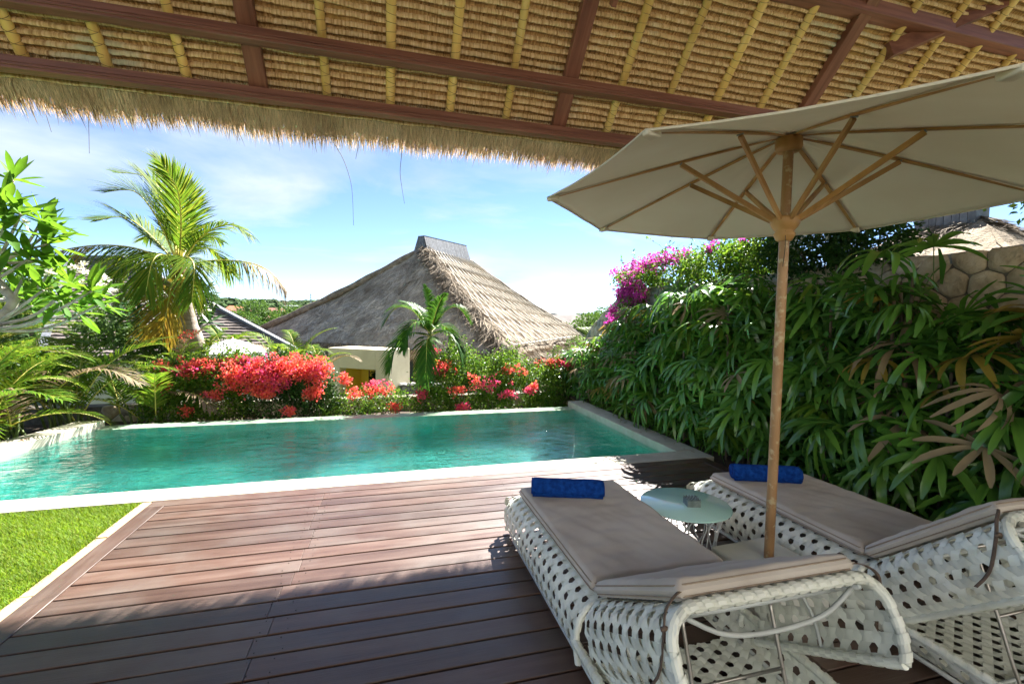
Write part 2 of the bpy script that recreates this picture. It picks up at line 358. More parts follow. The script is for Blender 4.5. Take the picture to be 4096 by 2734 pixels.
# tile band under the coping on both sides, tiled overflow edge at the back
tb = MB(); tb.box((-.074, -.006, -.075), (.074, .006, .0)); tme = tb.mesh('band_tile'); tme.materials.append(M['pooltile'])
yy = PY0+.08
while yy < PY1:
    for z in (-.162, -.240):
        link('band_tile', tme, pool, None, (PX1-.004, yy, z), (0, 0, PI/2))
        link('band_tile', tme, pool, None, (plx(yy)+.004, yy, z), (0, 0, PI/2-.164))
    yy += .15
wt = MB(); wt.box((-.073, -.15, -.06), (.073, .15, 0)); wme = wt.mesh('overflow_tile'); wme.materials.append(M['weirtile'])
x = plx(PY1)-.1
while x < PX1:
    link('overflow_tile', wme, pool, None, (x+.074, PY1+.15, WZ+.006+random.uniform(-.0012, .0012)), (random.uniform(-.004, .004), 0, 0)); x += .1485
# water
def water():
    m, t, o = newmat('pool_water')
    tr = t.nodes.new('ShaderNodeBsdfTransparent'); tr.inputs[0].default_value = (.74, .95, .93, 1)
    gl = t.nodes.new('ShaderNodeBsdfGlossy'); gl.inputs['Roughness'].default_value = .02; gl.inputs[0].default_value = (.95, .97, 1, 1)
    fr = t.nodes.new('ShaderNodeFresnel'); fr.inputs[0].default_value = 1.33
    rf = t.nodes.new('ShaderNodeBsdfRefraction'); rf.inputs['IOR'].default_value = 1.33; rf.inputs['Roughness'].default_value = 0; rf.inputs[0].default_value = (.74, .95, .93, 1)
    n1 = noise_n(t, 5.5, 3, .5, stretch=(.8, 1.7, 1), dist=.6); n2 = noise_n(t, 19, 2, .5, stretch=(.7, 1.4, 1), dist=.4); n3 = noise_n(t, 1.6, 2, .5)
    a = t.nodes.new('ShaderNodeMath'); a.operation = 'MULTIPLY_ADD'; a.inputs[1].default_value = .30; L(t, n2.outputs['Fac'], a.inputs[0]); L(t, n1.outputs['Fac'], a.inputs[2])
    a2 = t.nodes.new('ShaderNodeMath'); a2.operation = 'MULTIPLY'; L(t, a.outputs[0], a2.inputs[0]); mr = t.nodes.new('ShaderNodeMapRange'); mr.inputs[1].default_value = .3; mr.inputs[2].default_value = .7; mr.inputs[3].default_value = .35; mr.inputs[4].default_value = 1.2
    L(t, n3.outputs['Fac'], mr.inputs[0]); L(t, mr.outputs[0], a2.inputs[1])
    bp = t.nodes.new('ShaderNodeBump'); bp.inputs['Strength'].default_value = 1.0; bp.inputs['Distance'].default_value = .034; L(t, a2.outputs[0], bp.inputs['Height'])
    for s_ in (gl, fr, rf): L(t, bp.outputs[0], s_.inputs['Normal'])
    m0 = t.nodes.new('ShaderNodeMixShader'); m0.inputs[0].default_value = .35; L(t, tr.outputs[0], m0.inputs[1]); L(t, rf.outputs[0], m0.inputs[2])
    mx = t.nodes.new('ShaderNodeMixShader'); L(t, fr.outputs[0], mx.inputs[0]); L(t, m0.outputs[0], mx.inputs[1]); L(t, gl.outputs[0], mx.inputs[2])
    L(t, mx.outputs[0], o.inputs[0]); return m
M['water'] = water()
mb = MB(); mb.add([(plx(PY0)+.005, PY0-.02, WZ), (PX1-.002, PY0-.02, WZ), (PX1-.002, PY1+.004, WZ), (plx(PY1)+.005, PY1+.004, WZ)], [(0, 1, 2, 3)])
w = mb.build('pool_water', M['water']); tag(w, kind='structure')
# planting beds
def bed(name, x0, x1, y0, y1, z, amp=.05):
    nx, ny = max(3, int((x1-x0)/.25)), max(3, int((y1-y0)/.25)); G = np.zeros((nx+1, ny+1, 3))
    for i in range(nx+1):
        for j in range(ny+1):
            x = x0+(x1-x0)*i/nx; y = y0+(y1-y0)*j/ny; G[i, j] = (x, y, z+amp*noise.noise(Vector((x*1.7, y*1.7, z))))
    b = MB(); b.grid(G); o = b.build(name, M['soil'], None, True); return tag(o, kind='structure')
bed('planting_bed', PX1+.30, 4.6, -1.0, 11, -.05)
bed('planting_bed', -10, 4.7, 8.30, 11.2, -.42)
bed('planting_bed', -10, -4.35, 4.8, 8.4, -.12)
# ------------------------------------------------------------------ pavilion roof overhead
M['beam'] = surf('beam_wood', [(.3, (.12, .038, .020)), (.5, (.19, .066, .036)), (.75, (.27, .11, .064))], 2.2, .45, .3, 12, stretch=(.5, 9, 9), bstretch=(.5, 14, 14), spec=.4, rand=True, jitter=.12, bdist=.004)
M['rafter'] = surf('rafter_wood', [(.3, (.11, .034, .019)), (.5, (.17, .058, .032)), (.75, (.25, .10, .058))], 2.2, .45, .3, 12, stretch=(9, .6, .6), bstretch=(14, .6, .6), spec=.4, rand=True, jitter=.12, bdist=.004)
M['bamboo'] = surf('bamboo', [(.3, (.54, .31, .07)), (.55, (.66, .42, .12)), (.8, (.74, .53, .21))], 2.5, .42, .15, 9, stretch=(4, .8, .8), jitter=.14, rand=True, spec=.45, extra=(7, .62, .8, (.40, .25, .07)))
M['rope'] = surf('binding_cord', [(.3, (.10, .055, .02)), (.7, (.20, .12, .05))], 30, .8)
def thatchmat(name, stops, sx, dark, tr=0.0, coord='Object'):
    return surf(name, stops, 1.0, .8, .9, 1.0, stretch=(sx, sx*.07, sx*.07), bstretch=(sx*1.5, sx*.1, sx*.1), detail=6, spec=.15, bdist=.012, extra=dark, trans=tr, coord=coord)
M['thatch_under'] = thatchmat('thatch_underside', [(.3, (.17, .082, .028)), (.48, (.39, .215, .080)), (.62, (.53, .325, .135)), (.8, (.70, .49, .26))], 55, (1.3, .58, .8, (.55, .36, .10)))
M['thatch_roll'] = thatchmat('thatch_roll', [(.3, (.36, .19, .075)), (.5, (.65, .42, .195)), (.75, (.82, .63, .39))], 60, (1.1, .60, .78, (.46, .50, .36)))
M['straw'] = surf('straw', [(.25, (.27, .17, .055)), (.5, (.46, .33, .13)), (.75, (.64, .50, .24))], 2, .75, rr=.35, spec=.2, trans=.25)
M['thatch_top'] = thatchmat('thatch_outer', [(.3, (.13, .10, .07)), (.6, (.26, .21, .15)), (.8, (.36, .30, .22))], 30, (2, .5, .7, (.3, .24, .16)))
TH = math.radians(46); MS = math.tan(TH); CS, SN = math.cos(TH), math.sin(TH)
def under(y): return 3.80+MS*(5.0-y)           # underside of the thatch
RX0, RX1 = -4.6, 8.6
pav = thing('pavilion_roof', 'thatched pavilion roof overhead with bamboo rafters and dark red timber beams', 'roof', (0, 0, 0))
# courses of folded grass, one part each
NR = 36; SP = .074
def course(k):
    y0 = 5.12-k*SP*CS*1.0; n = 860; xs = np.linspace(RX0, RX1, n)
    s0 = 5.12
    # profile in (down-slope distance, outward-normal distance below the roof): roll, then hanging straw tips
    prof = [(-.016, -.010), (-.013, .018), (.002, .036), (.017, .031), (.024, .004), (.055, -.012), (.092, -.004)]
    j1 = np.array([noise.noise(Vector((x*3.1, k*7.7, 0))) for x in xs])*.012
    j2 = RNG.normal(0, .0022, n); sc = .75+.35*np.abs(np.sin(xs*PI/.055+k*1.3+2*np.sin(xs*2)))**.6
    rag = RNG.normal(0, .006, n)
    G = np.zeros((n, len(prof), 3))
    for i, (d, h) in enumerate(prof):
        hh = h*(sc if 0 < i < 4 else 1)+j2*(1 if i else 0)
        dd = d+j1+(rag if i >= 5 else rag*.25)
        G[:, i, 0] = xs+RNG.normal(0, .002, n)
        yv = y0+dd*CS; zv = under(y0)-dd*SN
        G[:, i, 1] = yv-hh*SN; G[:, i, 2] = zv-hh*CS
    return G
for k in range(NR):
    G = course(k); b = MB(); b.grid(G[:, 3:]); o = b.build('thatch_course', M['thatch_under'], pav, True)
    b = MB(); b.grid(G[:, :4]); b.build('thatch_fold', M['thatch_roll'], o, True)
# the dark stitching under each fold and loose ends
mb = MB()
for k in range(NR-6):
    y0 = 5.12-k*SP*CS; x = -3.9
    while x < 7.5:
        ln = random.uniform(.25, .6); xs = np.linspace(x, x+ln, 7)
        dd = .030+np.array([noise.noise(Vector((q*3.1, k*7.7, 0))) for q in xs])*.012+.004*np.sin(xs*PI/.055)
        P = np.stack([xs, y0+dd*CS-.011*SN, under(y0)-dd*SN-.011*CS], 1); mb.tube(P, .0028, 3, False); x += ln+random.uniform(0, .1)
s = mb.build('thatch_stitching', M['rope'], pav); tag(s, kind='stuff')
n = 5200
P = np.stack([RNG.uniform(-3.9, 7.5, n), RNG.uniform(3.3, 5.1, n), np.zeros(n)], 1); P[:, 2] = 3.80+MS*(5.0-P[:, 1])-.012
d = np.stack([RNG.normal(0, .45, n), np.full(n, CS), np.full(n, -SN)], 1); d += -np.array([0, SN, CS])*RNG.uniform(.0, .35, n)[:, None]
T = np.array([(0, -.001, 0), (0, .001, 0), (.5, .001, 0.0), (.5, -.001, 0), (1, .0004, -.12), (1, -.0004, -.12)], float); TF = [(0, 1, 2, 3), (3, 2, 4, 5)]
Ln = RNG.uniform(.02, .075, n); V, F = scatter(T, TF, P, frames(d, RNG.uniform(-1, 1, n)), np.stack([Ln, np.ones(n)*1.1, Ln], 1))
s = link('loose_straw', np_mesh('loose_straw', V, F), pav, M['straw']); tag(s, kind='stuff')
# outer thatch skin (both slopes)
RY, RZ = 1.2, under(1.2)+.30
nx = 40; G = []
for i in range(nx+1):
    x = RX0-.2+(RX1-RX0+.4)*i/nx
    G.append([(x, 5.31, 3.69), (x, 5.12, under(5.12)+.24), (x, 3.2, under(3.2)+.24), (x, RY, RZ), (x, -.8, under(3.2)+.24), (x, -2.9, under(5.2)+.2)])
b = MB(); b.grid(np.array(G)); o = b.build('outer_thatch', M['thatch_top'], pav, True)
G = [[(x, 5.2, under(5.2)+.01), (x, 2.6, under(2.6)+.012), (x, RY, under(RY)+.01), (x, -2.8, under(5.2)+.01)] for x in (RX0, RX1)]
b = MB(); b.grid(np.array(G)); b.build('thatch_lining', M['thatch_under'], pav)
# eave fringe
def fringe(n, y0, yw, zoff, l0, l1, x0, x1, tipw=.15, seed=0):
    x = RNG.uniform(x0, x1, n); wob = np.array([noise.noise(Vector((q*1.3, 3.3+seed, 0)))*.05+noise.noise(Vector((q*5.5, 9.1, 0)))*.028 for q in x])
    t = RNG.uniform(0, 1, n); y = y0+yw*t; z = 3.80+MS*(5.0-y)+zoff+RNG.uniform(-.01, .01, n)
    P = np.stack([x, y, z], 1); a = RNG.normal(0, .16, n); dr = RNG.normal(.0, .10, n)
    d = np.stack([a, CS*.92+dr*.4, -SN*1.02+dr*.2], 1); ln = RNG.uniform(l0, l1, n)+wob*.9*np.clip(t*2, .2, 1)
    T = np.array([(0, -1, 0), (0, 1, 0), (.5, .9, 0), (.5, -.9, 0), (1, .12, -.06), (1, -.12, -.06)], float); TF = [(0, 1, 2, 3), (3, 2, 4, 5)]
    w = RNG.uniform(.0016, .0042, n)
    return scatter(T, TF, P, frames(d, RNG.uniform(-1.2, 1.2, n)), np.stack([ln, w, ln], 1))
M['fringe'] = surf('eave_straw', [(.25, (.40, .27, .15)), (.5, (.62, .45, .27)), (.75, (.78, .62, .42))], 2, .8, rr=.4, spec=.2, trans=.3)
# darker straws mixed in at the outer edge
M['fringe_dark'] = surf('eave_straw_dark', [(.3, (.14, .10, .05)), (.7, (.34, .26, .14))], 2, .85, rr=.4, spec=.1, trans=.2)
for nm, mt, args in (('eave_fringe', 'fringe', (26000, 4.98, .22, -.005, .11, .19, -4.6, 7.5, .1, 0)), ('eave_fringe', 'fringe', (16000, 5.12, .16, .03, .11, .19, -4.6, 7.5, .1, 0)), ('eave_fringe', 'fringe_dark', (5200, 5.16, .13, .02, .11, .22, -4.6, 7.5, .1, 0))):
    V, F = fringe(*args); s = link(nm, np_mesh(nm, V, F), pav, M[mt]); tag(s, kind='stuff')
b = MB(); b.add([(RX0, 5.0, 3.835), (RX1, 5.0, 3.835), (RX1, 5.27, 3.57), (RX0, 5.27, 3.57), (RX0, 5.32, 3.70), (RX1, 5.32, 3.70)], [(0, 1, 2, 3), (3, 2, 5, 4)]); b.build('eave_core', M['thatch_top'], pav)
# purlins along the roof
def purlin(y0, y1, z0, z1, x0=RX0, x1=RX1, bead=True):
    b = MB(); b.box((x0, y0, z0), (x1, y1, z1)); o = b.build('purlin', M['beam'], pav, bevel=.006)
    if bead:
        b = MB(); b.box((x0, y0-.012, z0+.026), (x1, y0-.0005, z0+.036)); b.build('bead', M['beam'], o, bevel=.003)
        b = MB(); b.box((x0, y0-.007, z0+.052), (x1, y0-.0005, z0+.058)); b.build('bead', M['beam'], o, bevel=.002)
purlin(4.885, 4.995, 3.63, 3.74)
purlin(4.545, 4.66, 3.985, 4.095)
purlin(3.80, 3.96, 4.84, 4.98, bead=False)
purlin(2.2, 2.36, 6.45, 6.6, bead=False)
# rafters: every fifth is sawn timber, the rest bamboo
XR = [-2.98+.604*k for k in range(-2, 19)]
for i, x in enumerate(XR):
    k = i-2
    if k in (3, 8, 13):
        b = MB(); b.beam((0, 5.02, under(5.02)-.085), (0, 1.3, under(1.3)-.085), .155, .085); o = b.build('timber_rafter', M['rafter'], pav, bevel=.005); o.location = (x, 0, 0); continue
    n = 60; yv = np.linspace(5.0, 1.3, n); r = .044*random.uniform(.9, 1.1)
    sdist = (5.0-yv)/CS; ph = random.uniform(0, .4)
    rad = r*(1-.012*sdist)+.0035*np.exp(-(((sdist+ph) % .42-.21)/.012)**2)
    yv2 = np.linspace(5.0, 1.3, 240); sd2 = (5.0-yv2)/CS; rad2 = r*(1-.012*sd2)+.004*np.exp(-(((sd2+ph) % .42-.21)/.014)**2)
    P = np.stack([.004*np.sin(sd2*1.7+k), yv2, under(yv2)-.05], 1)
    b = MB(); b.tube(P, rad2, 12); o = b.build('bamboo_rafter', M['bamboo'], pav, True); o.location = (x, 0, 0)
    # cord wound round it: crossed turns below, single turns higher up
    b = MB(); e1 = np.array([1., 0, 0]); e2 = np.array([0, SN, CS])
    for sgn in (1, -1):
        for seg in range(1):
            s_ = np.linspace(.03, .50, 110); a = sgn*2*PI*s_/.088+(.6 if sgn > 0 else 2.2)+random.uniform(0, 2)
            C = np.stack([0*s_, 5.0-s_*CS, under(5.0-s_*CS)-.05], 1)
            b.tube(C+(r+.002)*(np.cos(a)[:, None]*e1+np.sin(a)[:, None]*e2), .0021, 4, False)
    for q in range(8, 30):
        s0 = q*SP+.01; a = np.linspace(0, 2*PI, 15); s_ = s0+.010*np.sin(a+q); C = np.stack([0*s_, 5.0-s_*CS, under(5.0-s_*CS)-.05], 1)
        b.tube(C+(r+.0022)*(np.cos(a)[:, None]*e1+np.sin(a)[:, None]*e2), .0022, 4, False)
    b.build('binding_cord', M['rope'], o)
# braces at the right
def gyp(px, py, Y):
    d = _f+_R*((px-1174.5)/1053.3)+_U*((784-py)/1053.3); t = Y/d.y; return np.array([d.x*t, Y, CAM_H+d.z*t])
b = MB(); b.beam(gyp(2035, 118, 4.05), gyp(2420, -48, 3.55), .12, .16); b.build('brace', M['beam'], pav, bevel=.006)
b = MB(); b.beam(gyp(2075, 150, 4.22), gyp(2215, 38, 3.98), .09, .14); b.build('brace', M['beam'], pav, bevel=.006)
b = MB(); b.beam(gyp(1405, 14, 3.98), gyp(1420, -30, 3.86), .05, .07); b.build('brace', M['beam'], pav, bevel=.004)
# long strands hanging from the fringe
M['strand'] = surf('dry_strand', [(.3, (.06, .045, .025)), (.7, (.14, .10, .05))], 3, .8)
for pts in ([(760, 318), (785, 360), (800, 400), (808, 440), (811, 517)], [(925, 330), (918, 390), (922, 430), (928, 467)], [(203, 250), (204, 300), (205, 352)], [(98, 240), (108, 270), (118, 303)], [(525, 280), (540, 300), (551, 322)], [(720, 318), (727, 350)], [(823, 330), (816, 365)]):
    P = path([gyp(x, y, 5.36) for x, y in pts], 14); b = MB(); b.tube(P, np.linspace(.0035, .0018, 14), 4); b.build('hanging_strand', M['strand'], pav, True)
b = MB(); b.beam(gyp(1052, 318, 5.36), gyp(1037, 356, 5.37), .035, .012); b.build('loose_batten', M['strand'], pav, bevel=.003)
b = MB(); b.beam(gyp(348, 265, 5.36), gyp(349, 298, 5.37), .02, .004, w2=.004); b.build('hanging_strand', M['strand'], pav)
# ------------------------------------------------------------------ woven loungers
M['weave'] = surf('woven_strap', [(.3, (.62, .64, .55)), (.6, (.74, .76, .68)), (.8, (.80, .81, .74))], 8, .38, .12, 60, rr=.15, spec=.5, bdist=.002, extra=(3, .60, .85, (.55, .54, .40)))
M['frame'] = surf('white_tube', [(.3, (.42, .45, .44)), (.7, (.52, .55, .53))], 6, .35, spec=.5)
M['steel'] = surf('steel_rod', [(.3, (.35, .33, .30)), (.7, (.5, .48, .45))], 9, .3, metallic=.9)
M['cushion'] = surf('taupe_canvas', [(.3, (.46, .405, .35)), (.55, (.54, .485, .425)), (.8, (.59, .535, .475))], 4, .85, .35, 260, spec=.15, bdist=.0012, extra=(1.6, .5, .8, (.58, .54, .49)))
M['piping'] = surf('taupe_piping', [(.3, (.27, .21, .155)), (.7, (.34, .27, .20))], 30, .85)
M['strap'] = surf('brown_tie', [(.3, (.10, .066, .045)), (.7, (.17, .115, .08))], 60, .85, .4, 200)
M['towel'] = surf('blue_terry', [(.3, (.004, .028, .16)), (.5, (.006, .05, .26)), (.75, (.012, .085, .38))], 34, .95, .8, 150, spec=.1, bdist=.01)
KP, KW = .068, .0362                                       # strap spacing, strap width
def weave(S, Lu, Lv, amp=.0033, ds=.0105, p=KP, w=KW):
    """three-way open weave over the surface S(u,v) -> (pos, normal); arrays in, arrays out"""
    V = []; F = []; off = 0
    ns = [np.array([math.cos(a), math.sin(a)]) for a in (PI/2, PI/2+PI/3, PI/2+2*PI/3)]   # strap normals; family 0 runs along u
    for k in range(3):
        n = ns[k]; t = np.array([-n[1], n[0]]); c = np.array([(0, 0), (Lu, 0), (0, Lv), (Lu, Lv)]); pr_ = c@n
        for m in range(int(math.floor(pr_.min()/p))-1, int(math.ceil(pr_.max()/p))+1):
            o = n*(m+.5)*p; lo, hi = -1e9, 1e9; bad = False
            for ax, Lm in ((0, Lu), (1, Lv)):
                if abs(t[ax]) < 1e-6:
                    if not (-.001 <= o[ax] <= Lm+.001): bad = True
                else:
                    a, b = sorted(((0-o[ax])/t[ax], (Lm-o[ax])/t[ax])); lo = max(lo, a); hi = min(hi, b)
            if bad or hi-lo < .03: continue
            s = np.linspace(lo, hi, max(3, int((hi-lo)/ds)+1))
            nn = ns[(k+1) % 3]; s0 = (.5*p-o@nn)/(t@nn); hgt = amp*np.cos(2*PI*(s-s0)/(p/math.sin(PI/3)))+.0016*k
            R_ = []
            for e in (-.5, .5):
                uv = o[None]+s[:, None]*t[None]+e*w*n[None]; uv[:, 0] = np.clip(uv[:, 0], 0, Lu); uv[:, 1] = np.clip(uv[:, 1], 0, Lv)
                P, N = S(uv[:, 0], uv[:, 1]); R_.append(P+N*hgt[:, None])
            q = len(s); V += R_; i = np.arange(q-1)
            F.append(np.stack([off+i, off+i+1, off+q+i+1, off+q+i], 1)); off += 2*q
    return np.concatenate(V), np.concatenate(F)
def prof_surface(prof, y0, y1, mod=None):
    """sweep of an (x,z) profile along y from y0 (u=0) to y1"""
    P = np.asarray(prof, float); d = np.r_[0, np.cumsum(np.linalg.norm(np.diff(P, axis=0), axis=1))]; Lv = d[-1]; Lu = abs(y1-y0)
    T = np.gradient(P, d, axis=0); T /= np.linalg.norm(T, axis=1)[:, None]; Nn = np.stack([-T[:, 1], T[:, 0]], 1)
    def S(u, v):
        x = np.interp(v, d, P[:, 0]); z = np.interp(v, d, P[:, 1]); nx = np.interp(v, d, Nn[:, 0]); nz = np.interp(v, d, Nn[:, 1])
        y = y0+(y1-y0)*u/Lu
        if mod: x, y, z = mod(x, y, z)
        return np.stack([x, y, z], 1), np.stack([nx, 0*nx, nz], 1)
    return S, Lu, Lv
def arc(cx, cz, r, a0, a1, n=8): return [(cx+r*math.cos(a), cz+r*math.sin(a)) for a in np.radians(np.linspace(a0, a1, n))]
def mirror(h): return h+[(-x, z) for x, z in h[::-1]]
def wovenpart(name, V, F, parent, Mx=None):
    if Mx is not None: V = V@Mx[0].T+Mx[1]
    o = link(name, np_mesh(name, V, F, True), parent, M['weave']); return o
def wraptube(mb, P, r, pitch=.052, w=.030):
    """a rim tube wound with flat strap"""
    mb.tube(P, r, 10)
    P = np.asarray(P, float); d = np.r_[0, np.cumsum(np.linalg.norm(np.diff(P, axis=0), axis=1))]; Lt = d[-1]
    T0 = nrm(P[-1]-P[0]); a = np.array([0, 0, 1.]) if abs(T0[2]) < .9 else np.array([1., 0, 0])
    s = 0
    while s < Lt-pitch*.5:
        n = 13; th = np.linspace(0, 2*PI*.97, n); rows = []
        for e in (0, w):
            ss = np.clip(s+e+pitch*.75*th/(2*PI), 0, Lt); C = np.stack([np.interp(ss, d, P[:, i]) for i in range(3)], 1)
            N = nrm(np.cross(T0, a)); B = np.cross(T0, N); rr = r+.0025+.0022*th/(2*PI)
            rows.append(C+rr[:, None]*(np.cos(th)[:, None]*N+np.sin(th)[:, None]*B))
        mb.grid(np.stack(rows, 0)); s += pitch*random.uniform(.9, 1.1)
def cushion_mesh(w, l, h, seed=0, dip=.0):
    """rounded pad, x width, y length, z 0..h"""
    nx, ny = 44, 70; G = []
    for top in (0, 1):
        X, Y = np.meshgrid(np.linspace(-1, 1, nx), np.linspace(-1, 1, ny), indexing='ij')
        ex = np.clip((1-np.abs(X))*w/2/.030, 0, 1); ey = np.clip((1-np.abs(Y))*l/2/.030, 0, 1); e = np.sqrt(np.clip(1-(1-ex)**2, 0, 1))*np.sqrt(np.clip(1-(1-ey)**2, 0, 1))
        z = h/2+(h/2*e if top else -h/2*e)
        if top:
            wr = np.array([[noise.noise(Vector((x*w*3.2+seed, y*l*7, seed)))*.6+noise.noise(Vector((x*w*9+y*5, y*l*3.5, seed+4)))*.4 for y in Y[0]] for x in X[:, 0]])
            z = z+e*(.0105*wr)+.004*e*(1-X*X)*(1-Y*Y)
        G.append(np.stack([X*w/2, Y*l/2, z], 2))
    b = MB(); b.grid(G[0][::-1]); b.grid(G[1]); return b
def rim_loop(w, l, z, r=.012):
    w2, l2 = w/2-r, l/2-r; pts = []
    for cx, cy, a0 in ((w2-.03, l2-.03, 0), (-w2+.03, l2-.03, 90), (-w2+.03, -l2+.03, 180), (w2-.03, -l2+.03, 270)):
        pts += [(cx+.03*math.cos(a), cy+.03*math.sin(a), z) for a in np.radians(np.linspace(a0, a0+90, 6))]
    return np.array(pts+[pts[0]])

def lounger(loc, ang, label):
    t = thing('sun_lounger', label, 'sun lounger', loc, 0, 'woven sun loungers on the deck')
    # local frame: hinge at y=0, foot towards +y, head towards -y
    W2, H = .445, .345
    half = arc(-W2+.16, .17, .16, 240, 180, 6)+arc(-W2+.13, H-.13, .13, 180, 90, 8)
    prof = mirror(half)
    def foot(x, y, z):                        # the shell dips and rounds at the foot
        k = np.clip((y-1.12)/.26, 0, 1); return x*(1-.05*k*k), y, z*(1-.16*k*k)
    S, Lu, Lv = prof_surface(prof, 0.0, 1.36, foot); V, F = weave(S, Lu, Lv); wovenpart('woven_seat', V, F, t)
    # foot panel
    fp = [(1.36, .29), (1.40, .275), (1.43, .24), (1.44, .18), (1.435, .1), (1.41, .02)]
    d = np.r_[0, np.cumsum(np.linalg.norm(np.diff(np.array(fp), axis=0), axis=1))]; fa = np.array(fp)
    def Sf(u, v): return np.stack([u-.41, np.interp(v, d, fa[:, 0]), np.interp(v, d, fa[:, 1])], 1), np.stack([0*u, np.ones_like(u), .3+0*u], 1)
    V, F = weave(Sf, .82, d[-1]); wovenpart('woven_foot', V, F, t)
    # tray left behind under the raised back
    pt = arc(-.30, .17, .15, 175, 270, 7)+[(0, .018)]; pt = pt+[(-x, z) for x, z in pt[:-1][::-1]]
    S, Lu, Lv = prof_surface(pt, .02, -.96); V, F = weave(S, Lu, Lv); wovenpart('woven_tray', V, F, t)
    b = MB()
    for s in (-1, 1): wraptube(b, path([(s*.45, .0, .165), (s*.45, -.45, .165), (s*.445, -.95, .15)], 14), .017)
    wraptube(b, path([(-.44, -.965, .15), (-.36, -.975, .05), (0, -.98, .03), (.36, -.975, .05), (.44, -.965, .15)], 20), .016)
    wraptube(b, path([(-.435, -.005, .06), (-.445, -.005, .2), (-.40, -.005, .31), (-.3, -.005, .338)], 12), .014)
    wraptube(b, path([(.435, -.005, .06), (.445, -.005, .2), (.40, -.005, .31), (.3, -.005, .338)], 12), .014)
    b.build('tray_rim', M['weave'], t)
    b = MB()
    for s in (-1, 1): b.tube([(s*.40, 1.2, .04), (s*.40, -.93, .04)], .011, 8)
    for yy in (1.1, .3, -.5): b.tube([(-.40, yy, .045), (.40, yy, .045)], .009, 8)
    for s in (-1, 1): b.box((s*.36-.02, 1.2, 0), (s*.36+.02, 1.26, .03)); b.box((s*.36-.02, -.9, 0), (s*.36+.02, -.84, .025))
    b.build('base_frame', M['frame'], t, True)
    # raised back: in its own frame, lying flat along -y, then tilted
    ca, sa = math.cos(ang), math.sin(ang)
    Mx = (np.array([[1, 0, 0], [0, ca, sa], [0, -sa, ca]]), np.array([0, -.015, H]))    # local -y rises
    hb = arc(-W2+.17, -.16, .16, 222, 180, 5)+arc(-W2+.115, -.105, .105, 180, 90, 8); pb = mirror(hb)
    S, Lu, Lv = prof_surface(pb, -.012, -.715); V, F = weave(S, Lu, Lv); wovenpart('woven_back', V, F, t, Mx)
    def tr(P): return np.asarray(P, float)@Mx[0].T+Mx[1]
    e = [(x, -.72, z) for x, z in pb]
    b = MB(); wraptube(b, tr(e[5:-5]), .019); wraptube(b, tr(path(e[:6], 10)), .016); wraptube(b, tr(path(e[-6:], 10)), .016)
    for s in (0, -1):
        x, z = pb[s]; wraptube(b, tr([(x, yy, z) for yy in np.linspace(-.01, -.72, 12)]), .015)
    b.build('back_rim', M['weave'], t)
    b = MB()
    for s in (-1, 1): b.tube(tr([(s*.36, -.02, -.03), (s*.36, -.70, -.03)]), .011, 8)
    for yy in (-.12, -.36, -.62): b.tube(tr([(-.40, yy, -.035), (.40, yy, -.035)]), .010, 8)
    b.tube(tr(path([(-.34, -.68, -.035), (-.2, -.66, -.10), (0, -.64, -.12), (.2, -.66, -.10), (.34, -.68, -.035)], 16)), .0085, 8)
    for s in (-1, 1): b.tube(tr(path([(s*.40, -.36, -.04), (s*.42, -.37, -.14), (s*.40, -.38, -.25)], 8)), .007, 6)
    b.build('back_frame', M['frame'], t, True)
    # prop: steel rod frame from the back down to the tray
    top = tr([(-.20, -.42, -.05), (.20, -.42, -.05)]); fy = -.46
    b = MB()
    b.tube(path([top[0], (top[0]+np.array([-.20, fy-.10, .05]))/2, (-.20, fy-.10, .05), (-.15, fy-.14, .045)], 12), .0075, 8)
    b.tube(path([top[1], (top[1]+np.array([.20, fy-.10, .05]))/2, (.20, fy-.10, .05), (.15, fy-.14, .045)], 12), .0075, 8)
    mid = (top[0]+np.array([-.2, fy-.1, .05]))/2; mid2 = mid*np.array([-1, 1, 1]); b.tube([mid, mid2], .0065, 8); b.tube([top[0], top[1]], .0075, 8)
    b.build('prop_rod', M['steel'], t, True)
    # cushions with piped edges
    cw, cl, ch = .735, 1.20, .068
    b = cushion_mesh(cw, cl, ch, loc[0]); o = b.build('seat_cushion', M['cushion'], t, True); o.location = (0, cl/2+.012, H+.010)
    b = MB(); b.tube(rim_loop(cw, cl, ch*.72, .006), .0032, 5, False); b.tube(rim_loop(cw, cl, ch*.22, .006), .0028, 5, False); b.build('piping', M['piping'], o, True)
    bl = .70
    b = cushion_mesh(cw, bl, ch, loc[0]+5); o = b.build('back_cushion', M['cushion'], t, True); c = tr([(0, -bl/2-.012, .012)])[0]; o.location = c; o.rotation_euler = (-ang, 0, 0)
    b = MB(); b.tube(rim_loop(cw, bl, ch*.72, .006), .0032, 5, False); b.tube(rim_loop(cw, bl, ch*.22, .006), .0028, 5, False); b.build('piping', M['piping'], o, True)
    # ties at the head corners
    for s in (-1, 1):
        k = tr([(s*.33, -.69, .045)])[0]; g_ = np.array([s*.10, -.015, -.02])
        pts = [k, k+g_*.5+np.array([0, -.02, .018]), k+g_*1.0+np.array([0, -.035, .0]), k+g_*1.1+np.array([0, -.04, -.06]), k+g_*1.15+np.array([0, -.03, -.20]), k+g_*1.3+np.array([s*.03, -.01, -.27])]
        P = path(pts, 18); b = MB(); N = np.array([.3*s, .3, 1.]); sd = nrm(np.cross(nrm(P[-1]-P[0]), N))
        b.grid(np.stack([P-sd*.007, P+sd*.007], 0)); b.build('tie', M['strap'], t, True, solid=.003)
        b = MB(); q = P[10]; b.tube([q+np.array([-.012*s, -.006, -.004]), q+np.array([0, -.012, .012]), q+np.array([.012*s, -.004, .004])], .008, 6); b.build('tie_knot', M['strap'], t, True)
    return t
